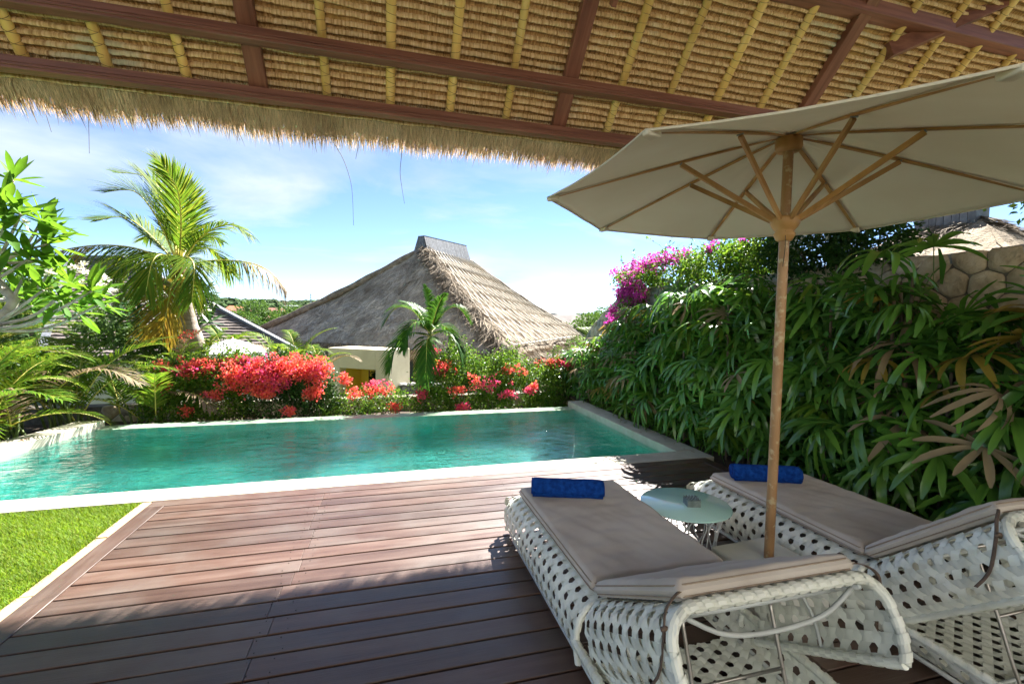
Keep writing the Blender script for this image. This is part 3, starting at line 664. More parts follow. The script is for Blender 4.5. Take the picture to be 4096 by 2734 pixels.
lounger((1.26, 1.84, 0), math.radians(30), 'white woven sun lounger nearer the lawn with its backrest raised lower')
lounger((2.80, 1.79, 0), math.radians(41), 'white woven sun lounger beside the planted wall with its backrest raised steeper')

# rolled towels
def towel(loc, rz, label):
    t = thing('rolled_towel', label, 'towel', loc, rz, 'rolled towels on the loungers'); Lh, r = .235, .062
    n, m = 46, 40; G = np.zeros((n+1, m+1, 3))
    for i in range(n+1):
        x = -Lh+2*Lh*i/n
        for j in range(m+1):
            a = 2*PI*j/m; k = 1+.05*noise.noise(Vector((x*7, math.cos(a)*1.5, math.sin(a)*1.5)))+.02*noise.noise(Vector((x*40, a*9, 3)))
            e = min(1, (Lh-abs(x))/.02); rr = r*k*(.86+.14*math.sqrt(max(0, 1-(1-e)**2)))
            z = rr*math.sin(a)*.95; G[i, j] = (x, rr*1.05*math.cos(a), r*.9+max(z, -r*.88))
    b = MB(); b.grid(G); b.build('towel_roll', M['towel'], t, True)
    # spiral ends and the loose flap
    for s in (-1, 1):
        th = np.linspace(0, 2*PI*4.2, 130); rr = .006+.050*th/(2*PI*4.2)
        P = np.stack([np.full(130, s*(Lh-.004)), rr*1.05*np.cos(th), r*.92+rr*.9*np.sin(th)], 1); Q = P.copy(); Q[:, 0] += s*.010
        b = MB(); b.grid(np.stack([P, Q], 0)); b.build('towel_end', M['towel'], t, True, solid=.0075)
    th = np.linspace(-.35, -1.45, 10); P = np.stack([np.zeros(10), -(r+.004)*1.05*np.cos(th), r*.9+(r+.004)*np.sin(th)*.95], 1)
    b = MB(); b.grid(np.stack([P+np.array([x, 0, 0]) for x in np.linspace(-Lh+.004, Lh-.004, 14)], 0)); b.build('towel_flap', M['towel'], t, True, solid=.006)
towel((1.165, 2.815, .423), math.radians(-20), 'rolled blue towel on the lounger nearer the lawn')
towel((2.72, 2.75, .423), math.radians(-22), 'rolled blue towel on the lounger by the wall, behind the parasol pole')

# ------------------------------------------------------------------ side table with ashtray
def glassm():
    m, t, o = newmat('frosted_glass'); b = t.nodes.new('ShaderNodeBsdfPrincipled'); n = noise_n(t, 3, 2)
    r = ramp(t, n.outputs['Fac'], [(.3, (.50, .80, .73)), (.7, (.55, .84, .78))]); L(t, r.outputs[0], b.inputs['Base Color'])
    b.inputs['Roughness'].default_value = .06; b.inputs['Specular IOR Level'].default_value = .6; L(t, b.outputs[0], o.inputs[0]); return m
M['glass'] = glassm()
M['wire'] = surf('white_wire', [(.3, (.72, .74, .74)), (.7, (.8, .82, .82))], 8, .35)
tb = thing('side_table', 'round side table with pale aqua glass top on white wire legs', 'table', (1.90, 2.57, 0))
TR, THt = .285, .40
b = MB(); b.lathe([(.001, 0), (TR-.004, 0), (TR, .003), (TR, .007), (TR-.003, .010), (.001, .010)], (0, 0, THt-.010), 72); b.build('glass_top', M['glass'], tb, True)
for z, rr in ((.006, .215), (THt-.017, .255)):
    b = MB(); a = np.linspace(0, 2*PI, 73); b.tube(np.stack([rr*np.cos(a), rr*np.sin(a), 0*a+z], 1), .0045, 6, False); b.build('wire_ring', M['wire'], tb, True)
for k in range(22):
    a0 = 2*PI*k/22; s = 1 if k % 2 else -1
    z = np.linspace(.006, THt-.017, 30); u = z/THt; da = s*(.105*np.sin(u*2*PI*1.0+.5)+.05*np.sin(u*2*PI*2)); rr = .215+.04*u-.035*np.sin(u*PI)
    b = MB(); b.tube(np.stack([rr*np.cos(a0+da), rr*np.sin(a0+da), z], 1), .0042, 6)
    b.build('wire_leg', M['wire'], tb, True)
M['tin'] = surf('galvanised_metal', [(.3, (.16, .19, .18)), (.5, (.24, .28, .265)), (.75, (.36, .39, .37))], 22, .42, .1, metallic=.75)
at = thing('ashtray', 'small square metal ashtray with wavy slatted lid on the glass table', 'ashtray', (1.925, 2.535, THt), -.28)
b = MB(); s, h_ = .042, .042
for (x0, y0, x1, y1) in ((-s, -s, s, -s+.002), (-s, s-.002, s, s), (-s, -s+.002, -s+.002, s-.002), (s-.002, -s+.002, s, s-.002)): b.box((x0, y0, .0005), (x1, y1, h_))
b.box((-s+.002, -s+.002, .0005), (s-.002, s-.002, .003)); b.build('ashtray_box', M['tin'], at)
for i in range(6):
    y0 = -s+2*s*(i+.1)/6; x = np.linspace(-s, s, 40); z = h_+.006+.005*np.sin(x/s*PI*4.5+(PI if i % 2 else 0)); yb = np.full(40, y0)
    b = MB(); b.grid(np.stack([np.stack([x, yb, z-.005], 1), np.stack([x, yb, z], 1), np.stack([x, yb+.009, z], 1), np.stack([x, yb+.009, z-.005], 1)], 0)); b.build('wavy_slat', M['tin'], at)

# ------------------------------------------------------------------ parasol
M['teak'] = surf('teak', [(.3, (.32, .16, .045)), (.5, (.45, .24, .075)), (.75, (.56, .33, .12))], 2.5, .42, .2, 12, stretch=(3, 3, .5), spec=.4, rand=True, jitter=.14, bdist=.003)
M['pole'] = surf('pole_wood', [(.3, (.24, .125, .05)), (.5, (.34, .19, .08)), (.75, (.42, .26, .13))], 9, .5, .2, 20, stretch=(1, 1, .35), spec=.35, extra=(26, .55, .66, (.47, .36, .20)))
M['canvas'] = surf('cream_canvas', [(.3, (.80, .74, .58)), (.6, (.85, .80, .65)), (.8, (.88, .84, .71))], 2, .85, .25, 300, spec=.12, bdist=.001, trans=.42)
M['concrete'] = surf('pale_concrete', [(.3, (.50, .52, .48)), (.7, (.62, .63, .58))], 6, .85, .3, 40, bdist=.003)
UX, UY = 2.07, 2.05
ub = thing('concrete_weight', 'square pale concrete block holding the parasol pole between the loungers', 'weight', (UX, UY, 0), .06)
b = MB(); b.box((-.21, -.21, .0), (.21, .21, .275)); b.build('block', M['concrete'], ub, bevel=.012)
um = thing('parasol', 'large cream canvas parasol with teak ribs, struts and pole', 'parasol', (UX, UY, 0))
um.rotation_euler = (0, .009, 0)
ZR, ZC, UR = 2.290, 2.590, 1.295
b = MB(); pz = np.linspace(.277, 2.60, 30); b.tube(np.stack([0*pz, 0*pz, pz], 1), .0255, 20); b.build('pole', M['pole'], um, True)
b = MB(); b.lathe([(.028, -.075), (.040, -.07), (.046, -.055), (.052, -.045), (.054, -.035), (.046, -.025), (.050, -.015), (.062, 0), (.072, .02), (.075, .045), (.072, .052), (.028, .052)], (0, 0, 2.115), 28); o = b.build('runner', M['teak'], um, True)
b = MB(); b.lathe([(.028, -.05), (.06, -.048), (.066, -.03), (.066, .012), (.06, .02), (.02, .03)], (0, 0, ZC-.02), 28); b.build('crown_hub', M['teak'], um, True)
PH = 3.56
def ribz(r): return ZC+.03-(ZC+.03-ZR)*(r/UR)**1.06
for k in range(8):
    a = PH-k*PI/4; c, s = math.cos(a), math.sin(a)
    # rib, slightly bowed, in its own frame so that grain follows it
    rr = np.linspace(.05, UR-.02, 22); b = MB()
    Pm = np.stack([rr*c, rr*s, np.array([ribz(q) for q in rr])-.020], 1); sd = np.array([-s, c, 0])
    wv = np.interp(rr, [.05, .5, 1.3], [.016, .017, .012]); hv = np.interp(rr, [.05, .2, .55, 1.3], [.014, .022, .026, .014])
    ring = np.stack([Pm-sd*wv[:, None]/1.6, Pm+sd*wv[:, None]/1.6, Pm+sd*wv[:, None]/1.6+np.stack([0*hv, 0*hv, hv], 1)*.9-np.array([0, 0, .012]), Pm-sd*wv[:, None]/1.6+np.stack([0*hv, 0*hv, hv], 1)*.9-np.array([0, 0, .012])], 1)
    n = len(rr); F = [(i*4+j, i*4+(j+1) % 4, (i+1)*4+(j+1) % 4, (i+1)*4+j) for i in range(n-1) for j in range(4)]+[(3, 2, 1, 0), ((n-1)*4, (n-1)*4+1, (n-1)*4+2, (n-1)*4+3)]
    b.add(ring.reshape(-1, 3), F); b.build('rib', M['teak'], um, bevel=.003)
    ra = .56; b = MB(); off = sd*.012
    b.beam(np.array([.058*c, .058*s, 2.150]), np.array([ra*c, ra*s, ribz(ra)-.026]), .018, .026); o = b.build('strut', M['teak'], um, bevel=.003)
    b = MB(); pc = np.array([ra*c, ra*s, ribz(ra)-.022]); b.tube([pc-sd*.015, pc+sd*.015], .004, 8); b.build('pin', M['tin'], o)
    # pocket at the rib tip
    b = MB(); tip = np.array([UR*c, UR*s, ribz(UR)-.004]); q = np.array([(UR-.07)*c, (UR-.07)*s, ribz(UR-.07)-.030]); b.beam(q, tip-np.array([0, 0, .012]), .055, .026, w2=.032, h2=.022); b.build('tip_pocket', M['canvas'], um, bevel=.008)
for k in range(8):
    a0 = PH-k*PI/4; a1 = a0-PI/4; nr, na = 26, 18; G = np.zeros((nr+1, na+1, 3))
    for i in range(nr+1):
        r = .03+(UR-.03)*i/nr
        for j in range(na+1):
            u = j/na; p0 = np.array([math.cos(a0), math.sin(a0)])*r; p1 = np.array([math.cos(a1), math.sin(a1)])*r
            p = p0*(1-u)+p1*u; sg = 4*u*(1-u); e = r/UR
            inw = 1-.018*sg*max(0, (e-.6)/.4)**2
            z = ribz(r)-.004-.010*sg*e+.0035*noise.noise(Vector((p[0]*5+k, p[1]*5, 3)))*sg+.004*math.sin(u*PI*7)*math.exp(-e*5)*sg
            G[i, j] = (p[0]*inw, p[1]*inw, z)
    b = MB(); b.grid(G); e = G[-1].copy(); e2 = e-np.array([0, 0, .009]); b.grid(np.stack([e, e2], 0)); b.build('canopy_panel', M['canvas'], um, True, solid=.0015)
    b = MB(); b.tube(e2+np.array([0, 0, .002]), .0028, 5, False); b.build('canopy_hem', M['canvas'], um, True)
b = MB(); b.tube(path([(-.03, -.035, 2.09), (-.034, -.042, 2.0), (-.05, -.05, 1.93), (-.03, -.03, 1.90), (-.02, -.028, 1.98), (-.02, -.03, 2.05)], 24), .0018, 5); b.build('cord', M['strand'], um, True)
b = MB(); b.lathe([(.001, 0), (.10, 0), (.085, .02), (.04, .05), (.02, .075), (.022, .095), (.001, .11)], (0, 0, ZC+.035), 20); b.build('finial', M['teak'], um, True)
# ------------------------------------------------------------------ rubble stone walls
M['stone'] = surf('coral_stone', [(.28, (.20, .17, .12)), (.5, (.42, .37, .28)), (.75, (.60, .55, .45))], 7, .92, 1.0, 26, jitter=.16, rand=True, spec=.15, bdist=.02, extra=(5, .62, .78, (.13, .12, .10)))
M['stone_warm'] = surf('coral_stone_warm', [(.28, (.24, .18, .105)), (.5, (.42, .335, .215)), (.75, (.56, .48, .345))], 7, .92, 1.0, 26, jitter=.16, rand=True, spec=.15, bdist=.02)
M['stone_grey'] = surf('weathered_stone', [(.28, (.09, .09, .085)), (.5, (.22, .22, .205)), (.75, (.48, .47, .42))], 9, .95, 1.0, 30, jitter=.2, rand=True, spec=.1, bdist=.02)
M['mortar'] = surf('mortar', [(.3, (.09, .075, .055)), (.7, (.19, .16, .12))], 14, .95, .6, 40)
def clip_poly(poly, n, c):
    out = []; m = len(poly)
    for i in range(m):
        a, b = poly[i], poly[(i+1) % m]; da, db = a@n-c, b@n-c
        if da <= 0: out.append(a)
        if da*db < 0: out.append(a+(b-a)*da/(da-db))
    return out
def stones(u0, u1, v0, v1, size, asp=.8, seed=1):
    """irregular polygons filling a rectangle: jittered cells"""
    rg = np.random.default_rng(seed); nu = max(1, round((u1-u0)/size)); nv = max(1, round((v1-v0)/(size*asp)))
    du, dv_ = (u1-u0)/nu, (v1-v0)/nv; S = []
    for i in range(-1, nu+1):
        for j in range(-1, nv+1):
            S.append(((u0+(i+.5+(.25 if j % 2 else -.25)+rg.uniform(-.34, .34))*du), v0+(j+.5+rg.uniform(-.34, .34))*dv_))
    S = np.array(S); res = []
    for s in S:
        poly = [np.array(q, float) for q in ((u0, v0), (u1, v0), (u1, v1), (u0, v1))]
        d = S-s; dd = (d**2).sum(1)
        for k in np.argsort(dd)[1:20]:
            n = d[k]; c = n@((S[k]+s)/2); poly = clip_poly(poly, n, c)
            if len(poly) < 3: break
        if len(poly) < 3: continue
        P = np.array(poly); A = .5*abs(np.dot(P[:, 0], np.roll(P[:, 1], 1))-np.dot(P[:, 1], np.roll(P[:, 0], 1)))
        if A > size*size*.12: res.append(P)
    return res
def stone_mesh(P, gap, dep, rg):
    """P polygon in (u,v); returns verts local to its centre: (u,v,w) with w outwards"""
    c = P.mean(0); Q = []                                       # round the corners
    m = len(P)
    for i in range(m):
        a, b, n_ = P[i-1], P[i], P[(i+1) % m]; Q += [b+(a-b)*.13, b+(n_-b)*.13]
    Q = np.array(Q); d = Q-c; r = np.linalg.norm(d, axis=1)[:, None]
    o = c+d*(1-gap/r); k = len(Q); b = MB()
    l0 = np.c_[o-c, np.full(k, -.05)]; l1 = np.c_[o-c, np.full(k, dep*.35)]; l2 = np.c_[(o-c)*(1-.045-rg.uniform(0, .04, (k, 1))), dep*(.75+rg.uniform(-.12, .12, k))]; l3 = np.c_[(o-c)*.6, dep*(1+rg.uniform(-.15, .2, k))]
    V = np.concatenate([l0, l1, l2, l3, [[0, 0, dep*(1+rg.uniform(-.1, .15))]]])
    F = [(q*k+i, q*k+(i+1) % k, (q+1)*k+(i+1) % k, (q+1)*k+i) for q in range(3) for i in range(k)]+[(3*k+i, 3*k+(i+1) % k, 4*k) for i in range(k)]
    b.add(V, F); return b, c
def stone_wall(parent, polys, to3, mats, gap=.0055, dep=.026, seed=3, name='stone', keep=None):
    rg = np.random.default_rng(seed)
    for P in polys:
        if keep is not None and not keep(P): continue
        b, c = stone_mesh(P, gap, dep, rg); V = np.concatenate(b.v); ctr = to3(np.array([[c[0], c[1], 0]]))[0]
        W = to3(np.c_[V[:, 0]+c[0], V[:, 1]+c[1], V[:, 2]])-ctr
        nb = MB(); nb.add(W, b.f); o = nb.build(name, mats[rg.integers(len(mats))], parent, True); o.location = ctr
# tall wall to the right of the pool: runs along y, its far end ramps down
XW = 4.50
def wtop(y): return float(np.interp(y, [-2, 2, 5, 7.7, 8.3, 9.1, 9.7, 10.2, 10.4], [2.22, 2.19, 2.19, 2.19, 2.12, 1.74, 1.42, .95, .6]))
wall = thing('stone_wall', 'tall rubble stone wall behind the fan palms, ramping down at its far end', 'wall', (0, 0, 0))
b = MB(); ys = np.linspace(-2, 10.38, 60); G = np.array([[(XW+.02, y, -.6), (XW+.02, y, wtop(y)-.03), (XW+.36, y, wtop(y)-.03), (XW+.36, y, -2.3)] for y in ys]); b.grid(G)
b.add([(XW+.02, 10.38, -.6), (XW+.36, 10.38, -2.3), (XW+.36, 10.38, wtop(10.38)-.03), (XW+.02, 10.38, wtop(10.38)-.03)], [(0, 1, 2, 3)]); b.build('wall_core', M['mortar'], wall)
polys = stones(1.2, 10.42, -.2, 2.22, .25, .82, 5)
cut = []
for P in polys:                       # trim to the sloping top
    top = wtop(P[:, 0].mean()); Q = [np.array(p) for p in P]; sl = (wtop(P[:, 0].mean()+.1)-wtop(P[:, 0].mean()-.1))/.2
    n = np.array([-sl, 1.]); Q = clip_poly(Q, n, n@np.array([P[:, 0].mean(), top]))
    if len(Q) >= 3:
        Q = np.array(Q)
        if (Q.max(0)-Q.min(0)).min() > .08: cut.append(Q)
def seenw(P): y, z = P[:, 0].mean(), P[:, 1].mean(); return (y > 6.6 and z > .1) or (y < 4.0 and z > .9) or z > 1.85
stone_wall(wall, [p for p in cut if p[:, 0].mean() > 6.0], lambda a: np.c_[XW+.02-a[:, 2], a[:, 0], a[:, 1]], [M['stone'], M['stone'], M['stone_grey']], seed=4, keep=seenw)
stone_wall(wall, [p for p in cut if p[:, 0].mean() <= 6.0], lambda a: np.c_[XW+.02-a[:, 2], a[:, 0], a[:, 1]], [M['stone_warm'], M['stone'], M['stone_warm']], seed=6, keep=seenw)
# coping stones along the top
rg = np.random.default_rng(9); y = 1.3; ctop = []
while y < 10.3:
    ln = rg.uniform(.2, .36); ctop.append((y, ln)); y += ln+.01
for y, ln in ctop:
    t0 = wtop(y+ln/2); P = np.array([(y, .0), (y+ln, .0), (y+ln*.96, .36), (y+ln*.05, .36)]); sl = (wtop(y+ln)-wtop(y))/ln
    b, c = stone_mesh(P, .006, .05, rg); V = np.concatenate(b.v); nb = MB()
    W = np.c_[V[:, 1], V[:, 0], V[:, 2]+sl*V[:, 0]]; nb.add(W, b.f); o = nb.build('cap_stone', M['stone_grey'] if rg.random() < .7 else M['stone'], wall, True); o.location = (XW+c[1], c[0], t0-.04)
# low retaining wall beyond the pool
lw = thing('retaining_wall', 'low rubble stone wall behind the flowering hedge beyond the pool', 'wall')
b = MB(); b.box((-9, 10.22, -2.3), (4.45, 10.55, -.13)); b.build('wall_core', M['mortar'], lw)
stone_wall(lw, stones(-5.2, 4.45, -.50, -.11, .235, .8, 11), lambda a: np.c_[a[:, 0], 10.22-a[:, 2], a[:, 1]], [M['stone_warm'], M['stone'], M['stone']], seed=5)

# ------------------------------------------------------------------ neighbouring thatched house
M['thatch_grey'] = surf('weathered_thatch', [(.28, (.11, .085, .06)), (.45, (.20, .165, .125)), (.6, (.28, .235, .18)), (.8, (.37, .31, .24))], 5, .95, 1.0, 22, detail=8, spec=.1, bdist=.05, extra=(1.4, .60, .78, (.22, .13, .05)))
M['straw_grey'] = surf('weathered_straw', [(.3, (.15, .12, .085)), (.5, (.26, .21, .155)), (.75, (.40, .33, .24))], 1.2, .9, rr=.45, spec=.1)
M['cream'] = surf('cream_plaster', [(.3, (.54, .485, .34)), (.7, (.62, .57, .41))], 3, .85, .15, 30, spec=.2)
M['yellow'] = surf('yellow_plaster', [(.3, (.72, .50, .04)), (.7, (.80, .60, .08))], 3, .8)
M['brownwood'] = surf('window_wood', [(.3, (.12, .045, .02)), (.7, (.22, .09, .045))], 6, .5, stretch=(1, 1, .3))
M['darkglass'] = surf('window_glass', [(.3, (.02, .025, .03)), (.7, (.05, .055, .06))], 2, .08, spec=.8)
M['slate'] = surf('ridge_shingle', [(.3, (.07, .075, .085)), (.7, (.16, .17, .185))], 8, .6, .4, 30, jitter=.25, rand=True)
M['batten'] = surf('pale_batten', [(.3, (.45, .40, .32)), (.7, (.62, .57, .47))], 5, .8)
M['thatch_front'] = surf('brightened_grey_thatch', [(.28, (.19, .16, .125)), (.45, (.34, .30, .245)), (.6, (.46, .415, .345)), (.8, (.58, .53, .45))], 5, .95, 1.0, 22, detail=8, spec=.1, bdist=.05, extra=(1.4, .62, .78, (.30, .19, .08)))  # weathered grey left slope, its colour brightened to offset weak grazing sun
M['straw_front'] = surf('brightened_grey_straw', [(.3, (.27, .225, .175)), (.5, (.44, .385, .31)), (.75, (.62, .55, .45))], 1.2, .9, rr=.4, spec=.1)  # straw of that slope, brightened in colour the same way
A = np.array([-7.0, 25.3, .50]); B = np.array([3.54, 13.05, .50]); Cc = np.array([10.8, 23.4, .50]); P1 = np.array([1.55, 20.7, 4.62]); P2 = np.array([3.55, 22.6, 4.62])
Dd = A+(Cc-B)
house = thing('thatched_house', 'neighbouring house under a great weathered thatched hip roof with slate ridge cap', 'house', (0, 0, 0))
def face_pts(q00, q10, q11, q01, u, v): return (1-u)[:, None]*((1-v)[:, None]*q00+v[:, None]*q01)+u[:, None]*((1-v)[:, None]*q10+v[:, None]*q11)
def bulge(u, v): return None
def roof_face(name, e0, e1, r1, r0, parent, n=70, m=60):
    """eave e0-e1, ridge r0-r1; slightly dished thatch with lumps"""
    nn = nrm(np.cross(e1-e0, (r0+r1)/2-e0)); nn = nn if nn[2] > 0 else -nn
    U, Vv = np.meshgrid(np.linspace(0, 1, n), np.linspace(0, 1, m), indexing='ij'); P = face_pts(e0, e1, r1, r0, U.ravel(), Vv.ravel())
    sag = -.22*np.sin(np.clip(Vv.ravel(), 0, 1)*PI)*1.0; edge = .22*np.exp(-np.minimum(U.ravel(), 1-U.ravel())/.03)
    lump = np.array([noise.noise(Vector(p*.55))*.10+noise.noise(Vector(p*1.7))*.055+noise.noise(Vector(p*5))*.02 for p in P])
    P = P+nn[None]*(sag+lump)[:, None]; G = P.reshape(n, m, 3)
    b = MB(); b.grid(G); lip = G[:, 0]; b.grid(np.stack([lip, lip-np.array([0, 0, .22])+nrm(np.array([*((r0+r1)/2-(e0+e1)/2)[:2], 0]))*.25], 1)); o = b.build(name, M['thatch_grey'], parent, True)
    return o, nn
def roof_straw(e0, e1, r1, r0, nn, n, parent, lmin, lmax, w, spread=.5, lift=.16, mat='straw_grey', tri=True, name='loose_thatch'):
    u = RNG.uniform(0, 1, n); v = RNG.uniform(0, 1, n)**1.3; P = face_pts(e0, e1, r1, r0, u, v)
    lump = np.array([noise.noise(Vector(p*.55))*.10+noise.noise(Vector(p*1.7))*.055 for p in P]); P = P+nn[None]*(-.22*np.sin(v*PI)+lump+.005)[:, None]
    dn = nrm((e0+e1)/2-(r0+r1)/2); d = dn[None]+RNG.normal(0, spread, (n, 3)); d -= (d@nn)[:, None]*nn[None]; d = d/np.linalg.norm(d, axis=1)[:, None]+nn[None]*RNG.uniform(0, lift, n)[:, None]
    T = np.array([(0, -1, 0), (0, 1, 0), (1, .5, .0), (1, -.5, 0)], float); ln = RNG.uniform(lmin, lmax, n)
    V, F = scatter(T, [(0, 1, 2, 3)], P, frames(d, RNG.uniform(-.6, .6, n), np.tile(nn, (n, 1))), np.stack([ln, RNG.uniform(.5, 1.3, n)*w, ln], 1))
    s = link(name, np_mesh(name, V, F), parent, M[mat]); return tag(s, kind='stuff')
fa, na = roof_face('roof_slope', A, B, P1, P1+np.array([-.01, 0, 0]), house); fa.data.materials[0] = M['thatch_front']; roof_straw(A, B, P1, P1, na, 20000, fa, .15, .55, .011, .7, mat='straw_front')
fb, nb_ = roof_face('roof_slope', B, Cc, P2, P1, house); roof_straw(B, Cc, P2, P1, nb_, 14000, fb, .2, .6, .011, .25, .05)
roof_face('roof_slope', Cc, Dd, P2, P2, house, 24, 20); roof_face('roof_slope', Dd, A, P1, P2, house, 24, 20)
# ragged eaves and the shaggy hip
def eave(e0, e1, inward, n, parent, l0=.12, l1=.36):
    t = RNG.uniform(0, 1, n); P = e0[None]*(1-t)[:, None]+e1[None]*t[:, None]; P = P+np.array([0, 0, -.05])+RNG.normal(0, .05, (n, 3)); P[:, 2] += np.array([noise.noise(Vector((q*9, .5, 2)))*.07 for q in t])
    d = np.tile(np.array([-inward[0]*.55, -inward[1]*.55, -.9]), (n, 1))+RNG.normal(0, .22, (n, 3)); ln = RNG.uniform(l0, l1, n)
    T = np.array([(0, -1, 0), (0, 1, 0), (1, .3, .0), (1, -.3, 0)], float)
    V, F = scatter(T, [(0, 1, 2, 3)], P, frames(d, RNG.uniform(-3, 3, n)), np.stack([ln, np.full(n, .012), ln], 1))
    s = link('eave_straw', np_mesh('eave_straw', V, F), parent, M['straw_grey']); return tag(s, kind='stuff')
inA = nrm(np.array([*((P1-(A+B)/2)[:2]), 0])); inB = nrm(np.array([*(((P1+P2)/2-(B+Cc)/2)[:2]), 0]))
eave(A, B, inA, 9000, fa); eave(B, Cc, inB, 7000, fb)
n = 9000; t = RNG.uniform(0, 1, n)**.8; P = B[None]*(1-t)[:, None]+P1[None]*t[:, None]+RNG.normal(0, .10, (n, 3)); P[:, 2] += .02-.16*np.sin(t*PI)+.02
dh = nrm(B-P1); side = nrm(np.cross(dh, [0, 0, 1])); d = dh[None]*.8+side[None]*RNG.normal(0, .75, n)[:, None]+np.array([0, 0, -.35])[None]+RNG.normal(0, .2, (n, 3))
T = np.array([(0, -1, 0), (0, 1, 0), (1, .3, -.06), (1, -.3, -.06)], float); ln = RNG.uniform(.25, .6, n)
V, F = scatter(T, [(0, 1, 2, 3)], P, frames(d, RNG.uniform(-1, 1, n)), np.stack([ln, np.full(n, .014), ln], 1)); s = link('hip_thatch', np_mesh('hip_thatch', V, F), house, M['straw_grey']); tag(s, kind='stuff')
hp = np.linspace(0, 1, 30); HP = B[None]*(1-hp)[:, None]+P1[None]*hp[:, None]; HP[:, 2] += -.16*np.sin(hp*PI)+.02
b = MB(); b.tube(HP, .16+.03*np.sin(hp*40), 8); b.build('hip_roll', M['thatch_grey'], house, True)
for (e, r) in ((A, P1), (Cc, P2)):
    HP = e[None]*(1-hp)[:, None]+r[None]*hp[:, None]; HP[:, 2] += -.16*np.sin(hp*PI)+.02; b = MB(); b.tube(HP, .15+.02*np.sin(hp*37), 8); b.build('hip_roll', M['thatch_grey'], house, True)
# battens tied over the right slope
nbat = 0
for k in range(16):
    u0 = (k+.3)/16; 
    for sgn in (1,):
        v = np.linspace(.03, .97, 14); u = u0+(0)*v; P = face_pts(B, Cc, P2, P1, u, v)+nb_[None]*(-.22*np.sin(v*PI)+.16)[:, None]; b = MB(); b.tube(P, .022, 5); b.build('batten', M['batten'], house, True)
for k in range(22):
    u0 = -.45+1.45*k/22; v = np.linspace(.03, .97, 24); u = u0+.48*v; ok = (u > .01) & (u < .99)
    if ok.sum() < 4: continue
    P = face_pts(B, Cc, P2, P1, u, v)+nb_[None]*(-.22*np.sin(v*PI)+.19)[:, None]; b = MB(); b.tube(P[ok], .018, 4); b.build('batten', M['batten'], house, True)
v = np.array([.05]*14); P = face_pts(B, Cc, P2, P1, np.linspace(.02, .8, 14), v)+nb_*.1; b = MB(); b.tube(P, .03, 6); b.build('batten', M['batten'], house, True)
# ridge cap of slates
dr = nrm(P2-P1); sdv = nrm(np.cross(dr, [0, 0, 1])); cap = bpy.data.objects.new('ridge_cap', None); COL.objects.link(cap); cap.parent = house
a0 = P1-dr*.15; a1 = P2+dr*.15; Lr = np.linalg.norm(a1-a0); nsl = 26
b = MB(); 
for s in (-1, 1):
    for i in range(nsl):
        p = a0+dr*Lr*(i/nsl); q = a0+dr*Lr*((i+.93)/nsl); lo = sdv*s*.46+np.array([0, 0, -.42]); hi = sdv*s*.17+np.array([0, 0, .52]); o3 = sdv*s*.012
        b = MB(); b.add([p+lo, q+lo, q+hi, p+hi, p+lo+o3*2, q+lo+o3*2, q+hi+o3, p+hi+o3], [(0, 1, 2, 3), (7, 6, 5, 4), (0, 4, 5, 1), (1, 5, 6, 2), (2, 6, 7, 3), (3, 7, 4, 0)]); b.build('slate', M['slate'], cap)
for e, s in ((a0, -1), (a1, 1)):
    for i in range(6):
        f0, f1 = -1+2*i/6, -1+2*(i+.93)/6; lo = lambda f: sdv*.45*f+np.array([0, 0, -.40]); hi = lambda f: sdv*.165*f+np.array([0, 0, .51])
        b = MB(); P = [e+lo(f0)+dr*s*.08, e+lo(f1)+dr*s*.08, e+hi(f1), e+hi(f0)]; P2_ = [q_+dr*s*.02 for q_ in P]; b.add(P+P2_, [(0, 1, 2, 3), (7, 6, 5, 4), (0, 4, 5, 1), (1, 5, 6, 2), (2, 6, 7, 3), (3, 7, 4, 0)]); b.build('slate', M['slate'], cap)
b = MB(); b.add([a0+sdv*.18+np.array([0, 0, .52]), a1+sdv*.18+np.array([0, 0, .52]), a1-sdv*.18+np.array([0, 0, .52]), a0-sdv*.18+np.array([0, 0, .52]), a0+sdv*.18+np.array([0, 0, .56]), a1+sdv*.18+np.array([0, 0, .56]), a1-sdv*.18+np.array([0, 0, .56]), a0-sdv*.18+np.array([0, 0, .56])], [(0, 1, 2, 3), (7, 6, 5, 4), (0, 4, 5, 1), (1, 5, 6, 2), (2, 6, 7, 3), (3, 7, 4, 0)]); b.build('slate', M['slate'], cap)
# walls inside the eaves
ins = 1.15
def wpt(p, ka, kb): return np.array([p[0]+inA[0]*ka+inB[0]*kb, p[1]+inA[1]*ka+inB[1]*kb])
wB = wpt(B, ins, ins); wA = wpt(A, ins, -ins); wC = wpt(Cc, -ins, ins); wD = wpt(Dd, -ins, -ins); ZG = -2.3; ZT = .80
def wallseg(p, q, thick, z0, z1, mat, parent, name, out_):
    d = nrm(q-p); b = MB(); n = np.asarray(out_)[:2]
    P = [p, q, q+n*thick, p+n*thick]; b.add([(*x, z0) for x in P]+[(*x, z1) for x in P], [(3, 2, 1, 0), (4, 5, 6, 7), (0, 1, 5, 4), (1, 2, 6, 5), (2, 3, 7, 6), (3, 0, 4, 7)]); return b.build(name, mat, parent)
